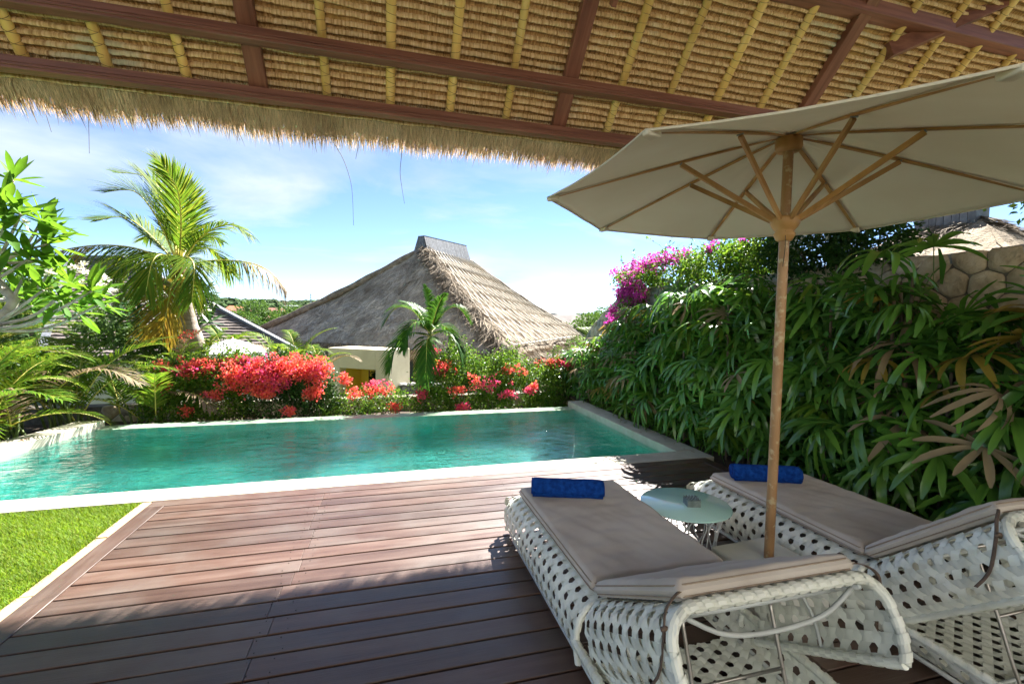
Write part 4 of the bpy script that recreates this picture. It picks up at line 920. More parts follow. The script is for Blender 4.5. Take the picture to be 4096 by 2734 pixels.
# left front: openings with timber frames between cream piers; right front: cream wall with windows high up
wallseg(wB, wC, .2, ZG, ZT, M['cream'], house, 'wall', inB); wallseg(wA, wB, .2, ZG, ZT, M['cream'], house, 'wall', inA)
wallseg(wC, wD, .2, ZG, ZT, M['cream'], house, 'wall', -inA); wallseg(wD, wA, .2, ZG, ZT, M['cream'], house, 'wall', -inB)
def window(p, d, out_, w, z0, z1, nl=2):
    """frame, panes and mullions proud of a wall at p"""
    o = bpy.data.objects.new('window', None); COL.objects.link(o); o.parent = house; out_ = np.asarray(out_)
    def slab(s0, s1, za, zb, dep, mat, nm):
        b = MB(); q = [p+d*s0, p+d*s1, p+d*s1-out_[:2]*dep, p+d*s0-out_[:2]*dep]; b.add([(*x, za) for x in q]+[(*x, zb) for x in q], [(3, 2, 1, 0), (4, 5, 6, 7), (0, 1, 5, 4), (1, 2, 6, 5), (2, 3, 7, 6), (3, 0, 4, 7)]); b.build(nm, mat, o)
    slab(-w/2, w/2, z0, z1, .02, M['darkglass'], 'pane')
    slab(-w/2-.08, w/2+.08, z1, z1+.09, .07, M['brownwood'], 'frame'); slab(-w/2-.08, w/2+.08, z0-.08, z0, .08, M['brownwood'], 'sill')
    for i in range(nl+1): s0 = -w/2+w*i/nl; slab(s0-.05, s0+.05, z0, z1, .06, M['brownwood'], 'mullion')
dB = nrm(wC-wB); dA = nrm(wA-wB)
window(wB+dB*2.9, dB, inB, 1.7, -.7, .35, 3); window(wB+dB*5.9, dB, inB, 1.5, -.7, .35, 3)
window(wB+dA*1.5, dA, inA, 1.2, -1.9, .3, 2); window(wB+dA*4.2, dA, inA, 2.4, -2.1, .35, 4); window(wB+dA*8.2, dA, inA, 2.4, -2.1, .35, 4); window(wB+dA*12, dA, inA, 2.4, -2.1, .35, 4)
# ------------------------------------------------------------------ gateway with yellow recess
gate = thing('gateway', 'cream plastered gateway block with a bright yellow recessed doorway', 'gateway')
g0 = np.array([-1.66, 14.33]); g1 = np.array([.06, 13.07]); gd = nrm(g1-g0); gw = np.linalg.norm(g1-g0); gn = np.array([-gd[1], gd[0]]); gn = gn if gn[1] > 0 else -gn; GT = .70; gdep = 1.0
def gslab(s0, s1, d0, d1, z0, z1, mat, nm, parent=gate, bevel=.01):
    q = [g0+gd*s0+gn*d0, g0+gd*s1+gn*d0, g0+gd*s1+gn*d1, g0+gd*s0+gn*d1]; b = MB(); b.add([(*x, z0) for x in q]+[(*x, z1) for x in q], [(3, 2, 1, 0), (4, 5, 6, 7), (0, 1, 5, 4), (1, 2, 6, 5), (2, 3, 7, 6), (3, 0, 4, 7)]); return b.build(nm, mat, parent, bevel=bevel)
gslab(0, .42, 0, gdep, -2.3, GT, M['cream'], 'pier'); gslab(gw-.46, gw, 0, gdep, -2.3, GT, M['cream'], 'pier'); gslab(.42, gw-.46, 0, gdep, .13, GT-.002, M['cream'], 'lintel')
gslab(.42, gw-.46, gdep-.1, gdep-.02, -2.3, .13, M['yellow'], 'back_panel'); gslab(.422, .45, .25, gdep-.1, -2.3, .128, M['yellow'], 'reveal'); gslab(gw-.49, gw-.462, .25, gdep-.1, -2.3, .128, M['yellow'], 'reveal')
dw = gslab(.58, 1.05, gdep-.16, gdep-.11, -2.2, .02, M['yellow'], 'door'); gslab(.97, 1.0, gdep-.19, gdep-.165, -1.4, -1.1, M['brownwood'], 'handle', dw); gslab(.78, .82, gdep-.175, gdep-.162, -.9, .0, M['brownwood'], 'door_gap', dw)
wr = thing('wreath', 'dark green leafy wreath hanging in the yellow doorway', 'wreath', (*(g0+gd*1.30+gn*(gdep-.30)), -.28), math.atan2(gd[1], gd[0]))
M['wreath'] = leafmat('wreath_leaf', [(.01, .035, .015), (.02, .06, .02), (.03, .08, .03)], .15)
n = 1500; a = RNG.uniform(0, 2*PI, n); rr = RNG.normal(0, .05, (n, 2)); P = np.stack([(.24+rr[:, 0])*np.cos(a), RNG.normal(0, .05, n), (.30+rr[:, 0])*np.sin(a)], 1)
T = np.array([(0, 0, 0), (.5, .22, 0), (1, 0, 0), (.5, -.22, 0)], float); V, F = scatter(T, [(0, 1, 2, 3)], P, frames(rdir(n), RNG.uniform(-3, 3, n)), RNG.uniform(.05, .10, n)); o = link('wreath_leaves', np_mesh('wreath_leaves', V, F), wr, M['wreath']); tag(o, kind='stuff')
b = MB(); b.tube(np.stack([.24*np.cos(np.linspace(0, 2*PI, 30)), np.zeros(30), .30*np.sin(np.linspace(0, 2*PI, 30))], 1), .03, 6, False); b.build('ring', M['wreath'], wr, True)
# rough garden wall right of the gateway
gwll = thing('garden_wall', 'dark weathered stone wall to the right of the cream gateway', 'wall')
w0 = g1+gd*.05+gn*.35; wdn = np.array([.97, -.12]); wdn /= np.linalg.norm(wdn); wl = 2.3; wn_ = np.array([wdn[1], -wdn[0]])
def gto(a): q = w0[None]+wdn[None]*a[:, 0:1]+wn_[None]*a[:, 2:3]; return np.c_[q, a[:, 1]]
b = MB(); q = [w0, w0+wdn*wl, w0+wdn*wl-wn_*.35, w0-wn_*.35]; b.add([(*x, -2.3) for x in q]+[(*x, -.33) for x in q], [(3, 2, 1, 0), (4, 5, 6, 7), (0, 1, 5, 4), (1, 2, 6, 5), (2, 3, 7, 6), (3, 0, 4, 7)]); b.build('wall_core', M['mortar'], gwll)
stone_wall(gwll, stones(0, wl, -1.5, -.3, .26, .8, 21), gto, [M['stone_grey']], seed=8)
rg = np.random.default_rng(3); s = 0
while s < wl:
    ln = rg.uniform(.2, .34); P = np.array([(s, 0), (s+ln, 0), (s+ln, .36), (s, .36)]); b, c = stone_mesh(P, .008, .06, rg); V = np.concatenate(b.v); nb = MB()
    q = wdn[None]*V[:, 0:1]-wn_[None]*V[:, 1:2]; nb.add(np.c_[q, V[:, 2]], b.f); o = nb.build('cap_stone', M['stone_grey'], gwll, True); o.location = (*(w0+wdn*c[0]-wn_*c[1]), -.33); s += ln+.01

# ------------------------------------------------------------------ shingled house on the left
M['shingle'] = surf('wood_shingle', [(.3, (.09, .073, .064)), (.5, (.15, .125, .112)), (.75, (.22, .19, .17))], 3, .9, .6, 20, jitter=.2, rand=True, spec=.15, bdist=.02)
def shingled(name, label, E, R0, R1, rows, parentmat=None, wall_ins=.9, zg=-4.0, group=None, wallmat='cream'):
    """hip roof: eave corners E (4, anticlockwise), ridge R0 (near E0/E3) to R1; stepped shingle courses"""
    t = thing(name, label, 'house', (0, 0, 0), 0, group); E = [np.array(e, float) for e in E]; R0 = np.array(R0, float); R1 = np.array(R1, float)
    for e0, e1, r1, r0 in ((E[0], E[1], R1, R0), (E[1], E[2], R1, R1), (E[2], E[3], R0, R1), (E[3], E[0], R0, R0)):
        nn = nrm(np.cross(e1-e0, (r0+r1)/2-(e0+e1)/2)); nn = nn if nn[2] > 0 else -nn
        for k in range(rows):
            v0, v1 = k/rows, min(1, (k+1.12)/rows); n = 60; u = np.linspace(0, 1, n); jit = RNG.uniform(-.16, .16, n)/rows
            lo = face_pts(e0, e1, r1, r0, u, np.clip(v0+jit, 0, 1))+nn*.055; hi = face_pts(e0, e1, r1, r0, u, np.full(n, v1)); dn = face_pts(e0, e1, r1, r0, u, np.clip(v0+jit, 0, 1))
            b = MB(); b.grid(np.stack([dn, lo, hi], 0)); b.build('shingle_course', M['shingle'], t)
    for e, r in ((E[0], R0), (E[1], R1), (E[2], R1), (E[3], R0), (R0, R1)):
        b = MB(); b.beam(e+np.array([0, 0, .06]), r+np.array([0, 0, .06]), .22, .09); b.build('ridge_board', M['slate'], t)
    c = sum(E)/4; Wp = [e+(c-e)*wall_ins*.12 for e in E]
    for i in range(4):
        p, q = Wp[i], Wp[(i+1) % 4]; n = nrm(np.array([*(c-(p+q)/2)[:2]])); P = [p[:2], q[:2], q[:2]+n*.2, p[:2]+n*.2]; b = MB(); zt = p[2]+.25
        b.add([(*x, zg) for x in P]+[(*x, zt) for x in P], [(3, 2, 1, 0), (4, 5, 6, 7), (0, 1, 5, 4), (1, 2, 6, 5), (2, 3, 7, 6), (3, 0, 4, 7)]); b.build('wall', M[wallmat], t)
    b = MB(); b.add([tuple(e-np.array([0, 0, .05])) for e in E], [(0, 1, 2, 3)]); b.build('soffit', M['brownwood'], t)
    return t
def gzp(px, py, z):
    d = _f+_R*((px-1174.5)/1053.3)+_U*((784-py)/1053.3); t = (z-CAM_H)/d.z; return np.array([d.x*t, d.y*t, z])
e1 = gzp(690, 808, .12); e0 = gzp(90, 822, .12); dd = nrm(np.array([*(e1-e0)[:2], 0])); pp = np.array([-dd[1], dd[0], 0]); pp = pp if pp[1] > 0 else -pp; dep = 9.0
r0 = gyp(165, 592, (e0+pp*dep/2)[1]+2.0); r1 = gyp(285, 592, (e1+pp*dep/2)[1]-.6); r0[2] = r1[2] = (r0[2]+r1[2])/2
shingled('shingled_house', 'house with grey wooden shingle roof behind the coconut palm', [e0, e1, e1+pp*dep, e0+pp*dep], r0, r1, 34)
# open white parasol in the neighbour's garden
M['whitecanvas'] = surf('white_canvas', [(.3, (.74, .75, .76)), (.7, (.82, .83, .84))], 2, .8, trans=.25)
wp = thing('garden_parasol', 'white market parasol in the garden between the coconut palm and the gateway', 'parasol', (*gyp(533, 800, 13.6)[:2], -2.3), .2)
zt = gyp(533, 776, 13.6)[2]+2.3; rw = .96; zl = zt-.32
for k in range(8):
    a0, a1 = k*PI/4, (k+1)*PI/4; G = np.array([[[r*rw*((1-u)*math.cos(a0)+u*math.cos(a1)), r*rw*((1-u)*math.sin(a0)+u*math.sin(a1)), zl+(zt-zl)*(1-r)**.9-.03*4*u*(1-u)*r] for u in np.linspace(0, 1, 7)] for r in np.linspace(.02, 1, 9)])
    b = MB(); b.grid(G); b.build('canopy_panel', M['whitecanvas'], wp, True); b = MB(); b.grid(np.stack([G[-1], G[-1]-np.array([0, 0, .12])], 0)); b.build('valance', M['whitecanvas'], wp, True)
b = MB(); b.tube([(0, 0, 0), (0, 0, zt+.03)], .03, 8); b.build('pole', M['teak'], wp, True); b = MB(); b.lathe([(.001, 0), (.03, .005), (.02, .05), (.001, .06)], (0, 0, zt), 10); b.build('finial', M['teak'], wp)
# thatched pavilion beyond the wall, upper right
tp = thing('thatched_pavilion', 'sunlit thatched roof with grey ridge cap beyond the stone wall at the right', 'pavilion')
ap = gyp(2190, 512, 3.7); 
def gxp(px, py, X):
    d = _f+_R*((px-1174.5)/1053.3)+_U*((784-py)/1053.3); t = X/d.x; return np.array([X, d.y*t, CAM_H+d.z*t])
ap = gxp(2180, 510, 9.5); hw = 3.6; zE = ap[2]-1.75
Ec = [ap+np.array([sx*hw, sy*hw, zE-ap[2]]) for sx, sy in ((-1, -1), (1, -1), (1, 1), (-1, 1))]; ra, rb = ap+np.array([-.0, -.4, 0]), ap+np.array([0, .4, 0])
M['thatch_pale'] = surf('pale_thatch', [(.3, (.2, .16, .11)), (.5, (.30, .245, .18)), (.75, (.40, .34, .25))], 5, .95, 1.0, 22, detail=8, spec=.1, bdist=.04)
for e0_, e1_, r1_, r0_ in ((Ec[3], Ec[0], ra, rb), (Ec[0], Ec[1], ra, ra), (Ec[1], Ec[2], rb, ra), (Ec[2], Ec[3], rb, rb)):
    U, Vv = np.meshgrid(np.linspace(0, 1, 40), np.linspace(0, 1, 30), indexing='ij'); P = face_pts(e0_, e1_, r1_, r0_, U.ravel(), Vv.ravel()); nn = nrm(np.cross(e1_-e0_, (r0_+r1_)/2-e0_)); nn = nn if nn[2] > 0 else -nn
    P = P+nn*(-.18*np.sin(Vv.ravel()*PI)+np.array([noise.noise(Vector(p*1.3))*.06+noise.noise(Vector(p*5))*.02 for p in P]))[:, None]
    b = MB(); b.grid(P.reshape(40, 30, 3)); o = b.build('roof_slope', M['thatch_pale'], tp, True)
    roof_straw(e0_, e1_, r1_, r0_, nn, 3500, o, .12, .4, .009, .4)
for i in range(8):
    b = MB(); b.box((-.16, i*.115, -.2), (.16, i*.115+.108, .06)); o = b.build('ridge_slate', M['slate'], tp); o.location = ra+np.array([0, -.05, .1])
for sx, sy in ((-.8, -.8), (.8, -.8), (.8, .8), (-.8, .8)):
    b = MB(); b.tube([ap+np.array([sx*hw, sy*hw, zE-ap[2]]), (ap[0]+sx*hw, ap[1]+sy*hw, -2.3)], .09, 8); b.build('post', M['brownwood'], tp, True)
# ------------------------------------------------------------------ plants
M['coco'] = leafmat('coconut_leaflet', [(.07, .17, .012), (.11, .22, .015), (.17, .26, .02), (.25, .28, .025), (.08, .19, .015)], .42, .6, spec=.1, tcol=.493)
M['coco_yellow'] = leafmat('coconut_leaflet_yellow', [(.36, .30, .02), (.44, .33, .03), (.30, .26, .03), (.40, .26, .04)], .42, .45)
M['coco_dry'] = leafmat('coconut_leaflet_dry', [(.26, .19, .10), (.36, .27, .16), (.20, .14, .07)], .25, .7)
M['areca'] = leafmat('areca_leaflet', [(.07, .16, .012), (.11, .23, .015), (.17, .30, .02), (.26, .34, .03), (.10, .20, .015)], .42, .5, spec=.12)
M['manila'] = leafmat('manila_leaflet', [(.04, .13, .015), (.06, .17, .02), (.09, .22, .02)], .38, .5, spec=.12)
M['midrib'] = surf('yellow_midrib', [(.3, (.40, .36, .05)), (.7, (.52, .46, .10))], 5, .5)
M['palmtrunk'] = surf('palm_trunk', [(.3, (.20, .15, .11)), (.5, (.32, .26, .20)), (.75, (.44, .38, .31))], 4, .9, .8, 14, stretch=(1, 1, 6), bstretch=(1, 1, 8), bdist=.02)
M['fibre'] = surf('palm_fibre', [(.3, (.16, .09, .04)), (.7, (.30, .19, .09))], 30, .9)
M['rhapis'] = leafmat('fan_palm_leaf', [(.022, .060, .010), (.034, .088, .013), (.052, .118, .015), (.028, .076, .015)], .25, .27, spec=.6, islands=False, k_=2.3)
M['rhapis_lit'] = leafmat('fan_palm_leaf_painted_lit', [(.07, .19, .02), (.11, .25, .02), (.16, .29, .025)], .4, .32, islands=False, spec=.5)  # lighter copy of the leaf: sunlight put into its colour
M['rhapis_yellow'] = leafmat('fan_palm_leaf_yellow', [(.42, .33, .03), (.36, .26, .05), (.30, .22, .04)], .35, .45, islands=False)
M['rhapis_dry'] = leafmat('fan_palm_leaf_dry', [(.34, .25, .12), (.42, .33, .19), (.26, .18, .085)], .2, .7, islands=False)
M['cane'] = surf('palm_cane', [(.3, (.07, .05, .03)), (.7, (.16, .12, .07))], 20, .8, stretch=(1, 1, .2))
M['petiole'] = surf('petiole_green', [(.3, (.06, .10, .02)), (.7, (.12, .17, .03))], 5, .5)
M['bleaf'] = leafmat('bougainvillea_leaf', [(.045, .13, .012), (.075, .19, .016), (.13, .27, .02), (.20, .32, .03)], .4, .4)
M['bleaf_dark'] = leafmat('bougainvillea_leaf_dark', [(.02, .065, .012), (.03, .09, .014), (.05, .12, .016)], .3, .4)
M['bract_red'] = leafmat('bract_coral', [(.80, .15, .06), (.82, .09, .10), (.82, .22, .07), (.80, .09, .17), (.80, .12, .05), (.82, .2, .14)], .4, .6, tcol=.5, k_=.75)
M['bract_pink'] = leafmat('bract_pink', [(.80, .08, .18), (.82, .15, .10), (.76, .05, .24), (.80, .12, .2)], .4, .6, tcol=.5, k_=.75)
M['bract_magenta'] = leafmat('bract_magenta', [(.52, .04, .33), (.60, .07, .40), (.44, .03, .28), (.62, .12, .42)], .4, .6, tcol=.5, k_=.75)
M['twig'] = surf('twig_bark', [(.3, (.10, .075, .05)), (.7, (.20, .155, .11))], 12, .9, .4)
M['greybark'] = surf('frangipani_bark', [(.3, (.22, .20, .17)), (.5, (.36, .33, .28)), (.75, (.50, .47, .42))], 9, .85, .5, 30, bdist=.01)
M['fleaf'] = leafmat('frangipani_leaf', [(.075, .20, .014), (.11, .27, .018), (.16, .33, .022), (.09, .23, .016)], .42, .55, islands=False, spec=.12)
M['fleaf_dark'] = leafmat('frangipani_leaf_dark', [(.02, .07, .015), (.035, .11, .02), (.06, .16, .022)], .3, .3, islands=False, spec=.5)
M['fflower'] = surf('frangipani_petal', [(.3, (.80, .76, .60)), (.7, (.85, .83, .75))], 4, .6, trans=.3)
M['fthroat'] = surf('frangipani_throat', [(.3, (.80, .55, .05)), (.7, (.85, .62, .10))], 4, .6)
M['strapleaf'] = leafmat('strap_leaf', [(.06, .17, .015), (.10, .24, .02), (.16, .30, .03)], .38, .4)
M['strapdry'] = leafmat('strap_leaf_dark', [(.05, .06, .02), (.10, .08, .03), (.07, .10, .02)], .3, .5)

def frond_mesh(P, n, leaf, w, phi=45, vee=.25, droop=.5, wind=(0, 0, 0), t0=.10, jit=.08, tipcurl=.0):
    """pinnate frond along the path P; n leaflet pairs. returns V,F"""
    P = np.asarray(P, float); m = len(P); s = np.r_[0, np.cumsum(np.linalg.norm(np.diff(P, axis=0), axis=1))]; s /= s[-1]
    t = np.linspace(t0, .995, n); t = np.repeat(t, 2)+RNG.normal(0, .002, 2*n); t = np.clip(t, 0, 1); sg = np.tile([1., -1.], n); k = 2*n
    C = np.stack([np.interp(t, s, P[:, i]) for i in range(3)], 1); Tg = np.gradient(P, s, axis=0); Tn = np.stack([np.interp(t, s, Tg[:, i]) for i in range(3)], 1); Tn /= np.linalg.norm(Tn, axis=1)[:, None]
    hz = P[-1]-P[0]; hz[2] = 0; hz = hz/(np.linalg.norm(hz)+1e-9); sd0 = np.cross(hz, [0, 0, 1.])
    side = sd0[None]-(Tn@sd0)[:, None]*Tn; side /= np.linalg.norm(side, axis=1)[:, None]; N = np.cross(side, Tn)
    ph = math.radians(phi)*(1.15-.55*t)+RNG.normal(0, jit, k); 
    d = side*(sg*np.sin(ph))[:, None]+Tn*np.cos(ph)[:, None]+N*(vee*(1-.3*t))[:, None]; d /= np.linalg.norm(d, axis=1)[:, None]
    ll = leaf*np.clip(np.sin(PI*np.clip(.16+.80*t, 0, 1)), .05, 1)**.7*RNG.uniform(.88, 1.08, k)
    st = np.array([0, .3, .65, 1.]); ww = np.array([.55, 1., .75, .08]); V = np.zeros((k, 4, 2, 3)); g = np.array([0, 0, -1.])+np.asarray(wind, float)
    W = np.cross(d, N); W /= np.linalg.norm(W, axis=1)[:, None]
    for j in range(4):
        q = C+d*(ll*st[j])[:, None]+g[None]*(droop*ll*st[j]**2*RNG.uniform(.8, 1.2, k))[:, None]
        V[:, j, 0] = q-W*(w*ww[j]/2); V[:, j, 1] = q+W*(w*ww[j]/2)
    b = (np.arange(k)*8)[:, None]; F = np.concatenate([b+np.array([[2*j, 2*j+1, 2*j+3, 2*j+2]]) for j in range(3)]); return V.reshape(-1, 3), F
def add_frond(parent, P, n, leaf, w, mat, r=.012, **kw):
    V, F = frond_mesh(P, n, leaf, w, **kw); o = link('frond', np_mesh('frond', V, F), parent, mat)
    b = MB(); b.tube(P, np.linspace(r, r*.25, len(P)), 5); b.build('midrib', M['midrib'], o, True); return o
def arch(base, az, el, length, bend, n=14, twist=0.0):
    """path leaving base at azimuth az and elevation el, bending down by `bend` radians along its length"""
    p = np.array(base, float); o = [p.copy()]; ds = length/(n-1)
    for i in range(n-1):
        e = el-bend*((i+.5)/(n-1))**1.3; a = az+twist*(i/(n-1)); p = p+ds*np.array([math.cos(a)*math.cos(e), math.sin(a)*math.cos(e), math.sin(e)]); o.append(p.copy())
    return np.array(o)

# --- coconut palm
YC = 11.0
base = gyp(462, 850, YC); base[2] = -2.3; crown = gyp(413, 628, YC)
coco = thing('coconut_palm', 'windblown coconut palm with a leaning trunk behind the red hedge', 'palm')
tp_ = path([base+np.array([.12, 0, 0]), gyp(452, 820, YC), gyp(433, 745, YC), gyp(421, 680, YC), crown], 60); tt = np.linspace(0, 1, 60)
b = MB(); b.tube(tp_, (.185-.055*tt)*(1+.035*np.abs(np.sin(tt*70))), 16); b.build('trunk', M['palmtrunk'], coco, True)
b = MB(); b.lathe([(.09, -.25), (.14, -.1), (.15, 0), (.12, .12), (.05, .22)], tuple(crown), 14); b.build('crown_heart', M['fibre'], coco, True)
for k in range(5):
    a = k*1.3; c_ = crown+np.array([.15*math.cos(a), .15*math.sin(a)-.05, -.10]); b = MB(); b.lathe([(.005, -.08), (.05, -.05), (.065, 0), (.05, .05), (.008, .085)], tuple(c_), 10); b.build('coconut', M['midrib'], coco, True)
CF = [  # image control points, depth offsets along y, material, droop
 ([(405, 620), (330, 575), (240, 562), (150, 572), (105, 592)], [0, -.2, -.4, -.5, -.6], 'coco_mix', .9),
 ([(400, 600), (350, 545), (290, 500), (215, 505)], [0, .2, .3, .4], 'coco', .15),
 ([(402, 592), (360, 500), (310, 440), (245, 440)], [0, -.2, -.4, -.4], 'coco', .12),
 ([(405, 590), (385, 480), (345, 410), (265, 395)], [0, .3, .5, .6], 'coco', .10),
 ([(408, 590), (402, 470), (385, 390), (345, 358)], [0, .1, .2, .2], 'coco', .12),
 ([(412, 592), (415, 500), (405, 430), (370, 375)], [0, -.3, -.5, -.6], 'coco', .12),
 ([(416, 592), (432, 520), (430, 450), (405, 400)], [0, .4, .8, 1.0], 'coco', .2),
 ([(420, 600), (460, 545), (520, 515), (578, 540)], [0, -.1, -.2, -.3], 'coco', .5),
 ([(424, 612), (480, 598), (560, 600), (615, 620), (655, 665)], [0, -.3, -.5, -.6, -.6], 'coco_mix', .85),
 ([(405, 632), (392, 660), (384, 705), (372, 765)], [0, -.7, -.9, -.9], 'coco_yellow', .25),
 ([(402, 625), (360, 610), (310, 640), (270, 700)], [0, -.4, -.6, -.6], 'coco', .6),
 ([(400, 612), (355, 580), (300, 590), (255, 640)], [0, .5, .8, .9], 'coco', .5),
 ([(416, 605), (450, 570), (490, 575), (530, 625)], [0, .6, .9, 1.0], 'coco', .5),
 ([(408, 620), (425, 590), (445, 610), (440, 690)], [0, -.9, -1.4, -1.5], 'coco', .5),
 ([(405, 615), (375, 585), (350, 600), (335, 670)], [0, -.9, -1.3, -1.4], 'coco', .55),
 ([(412, 600), (440, 555), (470, 540), (510, 555)], [0, .8, 1.4, 1.8], 'coco', .4),
 ([(412, 598), (395, 545), (370, 530), (330, 550)], [0, 1.0, 1.6, 1.9], 'coco', .4),
]
for pts, dy, mt, dr in CF:
    P = path([gyp(x, y, YC+q) for (x, y), q in zip(pts, dy)], 20)
    if mt == 'coco_mix':
        V, F = frond_mesh(P, 76, .66, .026, 48, .12, dr, (-.15, 0, 0)); k = len(V)//8; fr = np.repeat(np.linspace(0, 1, k//2), 2)
        o = link('frond', np_mesh('frond', V, F), coco, M['coco']); o.data.materials.append(M['coco_dry']); o.data.materials.append(M['coco_yellow']); b_ = np.tile(fr, 3)+RNG.normal(0, .05, 3*k)
        o.data.polygons.foreach_set('material_index', np.where(b_ > .74, 1, np.where(b_ > .5, 2, 0)).astype(np.int32)); b = MB(); b.tube(P, np.linspace(.022, .005, 20), 5); b.build('midrib', M['midrib'], o, True)
    else: add_frond(coco, P, 76, .80, .027, M[mt], .022, phi=46, vee=.2, droop=dr, wind=(-.55 if dr < .3 else -.15, 0, .35 if dr < .2 else 0))
# --- centre palm beyond the pool
YM = 9.35; mp_ = thing('young_palm', 'young palm with a green crownshaft rising from the hedge in front of the thatched house', 'palm')
mb0 = gyp(972, 960, YM); mb0[2] = -.45; mc = gyp(985, 800, YM)
b = MB(); b.tube(path([mb0, gyp(976, 900, YM), gyp(982, 850, YM), mc], 20), np.linspace(.06, .045, 20), 10); b.build('trunk', M['palmtrunk'], mp_, True)
b = MB(); b.tube(path([mc, gyp(986, 775, YM), gyp(987, 745, YM)], 8), np.linspace(.06, .03, 8), 10); b.build('crownshaft', M['petiole'], mp_, True)
MF = [([(986, 765), (950, 715), (910, 705), (880, 745)], [0, -.1, -.1, -.1]), ([(986, 765), (1020, 715), (1050, 705), (1075, 735)], [0, .1, .1, .1]), ([(986, 760), (985, 720), (980, 690), (972, 655)], [0, .05, .1, .1]), ([(986, 765), (1000, 715), (1010, 690), (1020, 675)], [0, -.2, -.3, -.4]),
 ([(986, 770), (945, 765), (910, 790), (893, 850)], [0, -.3, -.4, -.5]), ([(986, 770), (1020, 760), (1045, 785), (1058, 830)], [0, -.2, -.3, -.3]), ([(986, 765), (965, 720), (945, 700), (920, 690)], [0, .3, .5, .6]), ([(986, 772), (980, 780), (978, 820), (975, 880)], [0, -.5, -.6, -.6]), ([(986, 765), (965, 740), (940, 750), (925, 800)], [0, -.5, -.7, -.7]), ([(986, 765), (1010, 745), (1030, 760), (1040, 800)], [0, .4, .6, .6])]
for pts, dy in MF: add_frond(mp_, path([gyp(x, y, YM+q) for (x, y), q in zip(pts, dy)], 16), 46, .40, .034, M['manila'], .012, phi=46, vee=.45, droop=.5)
# --- areca clumps
def areca(label, c, n, lmin, lmax, el=(.7, 1.45), leaf=.42, w=.024, pairs=34, group='areca palm clumps', mat='areca', azr=(0, 2*PI), stemh=.5, dryp=.06):
    t = thing('areca_palm', label, 'palm', (0, 0, 0), 0, group); c = np.array(c, float)
    for k in range(n):
        az = random.uniform(*azr); e = random.uniform(*el); ln = random.uniform(lmin, lmax); bs = c+np.array([random.uniform(-.25, .25), random.uniform(-.25, .25), 0])
        top = bs+np.array([random.uniform(-.15, .15)+.12*math.cos(az), random.uniform(-.15, .15)+.12*math.sin(az), stemh*random.uniform(.5, 1.2)])
        P = arch(top, az, e, ln, random.uniform(1.0, 1.7), 16, random.uniform(-.3, .3))
        m = M['coco_dry'] if random.random() < dryp else M[mat]
        add_frond(t, P, pairs, leaf*ln/1.3, w, m, .011, phi=48, vee=.45, droop=random.uniform(.25, .5))
        b = MB(); b.tube(path([bs, (bs+top)/2+np.array([.02, 0, 0]), top], 6), .018, 6); b.build('stem', M['petiole'], t, True)
    return t
areca('areca palm clump overhanging the left end of the pool coping', (-4.95, 6.75, -.1), 18, 1.1, 1.6, (.5, 1.45), azr=(-.3, 5.0), stemh=.5)
areca('areca palm clump at the far left corner of the pool', (-4.75, 8.55, -.35), 22, 1.3, 1.8, stemh=.6)
areca('tall areca palm clump under the frangipani branches', (-5.95, 7.6, -.15), 24, 1.5, 2.1, (.8, 1.5), stemh=.9)
areca('areca palm clump at the left edge of the picture', (-6.4, 6.2, -.12), 18, 1.3, 1.9, (.7, 1.5), stemh=.7)
areca('areca palm clump between the pool corner and the red hedge', (-3.95, 9.2, -.42), 16, 1.0, 1.45, stemh=.45)
areca('areca palm clump behind the tall clump at the left', (-6.1, 9.2, -.35), 20, 1.4, 2.0, (.8, 1.5), stemh=1.0)
areca('low areca palm clump against the left coping nearest the lawn', (-5.35, 5.75, -.1), 14, .9, 1.3, (.4, 1.4), stemh=.3)
areca('areca palm clump arching over the left coping midway along it', (-5.0, 7.75, -.12), 16, 1.0, 1.5, (.3, 1.3), stemh=.3)
areca('dwarf palm beside the gateway, behind the red hedge', gyp(655, 860, 11.9), 13, .9, 1.3, (.6, 1.5), leaf=.36, group='palms behind the red hedge', stemh=.3)
areca('dwarf palm nearest the gateway pier', gyp(725, 858, 12.2), 10, .8, 1.2, (.5, 1.4), leaf=.34, group='palms behind the red hedge', stemh=.25, dryp=.3)
areca('palm whose crown shows left of the white garden parasol', gyp(505, 800, 15.5), 12, .8, 1.15, (.2, 1.2), leaf=.4, group='palms behind the red hedge', stemh=.2)
areca('small palm in front of the coconut palm trunk', gyp(415, 850, 10.4)-np.array([0, 0, .35]), 10, .8, 1.2, (.8, 1.5), leaf=.34, group='palms behind the red hedge', stemh=.3)

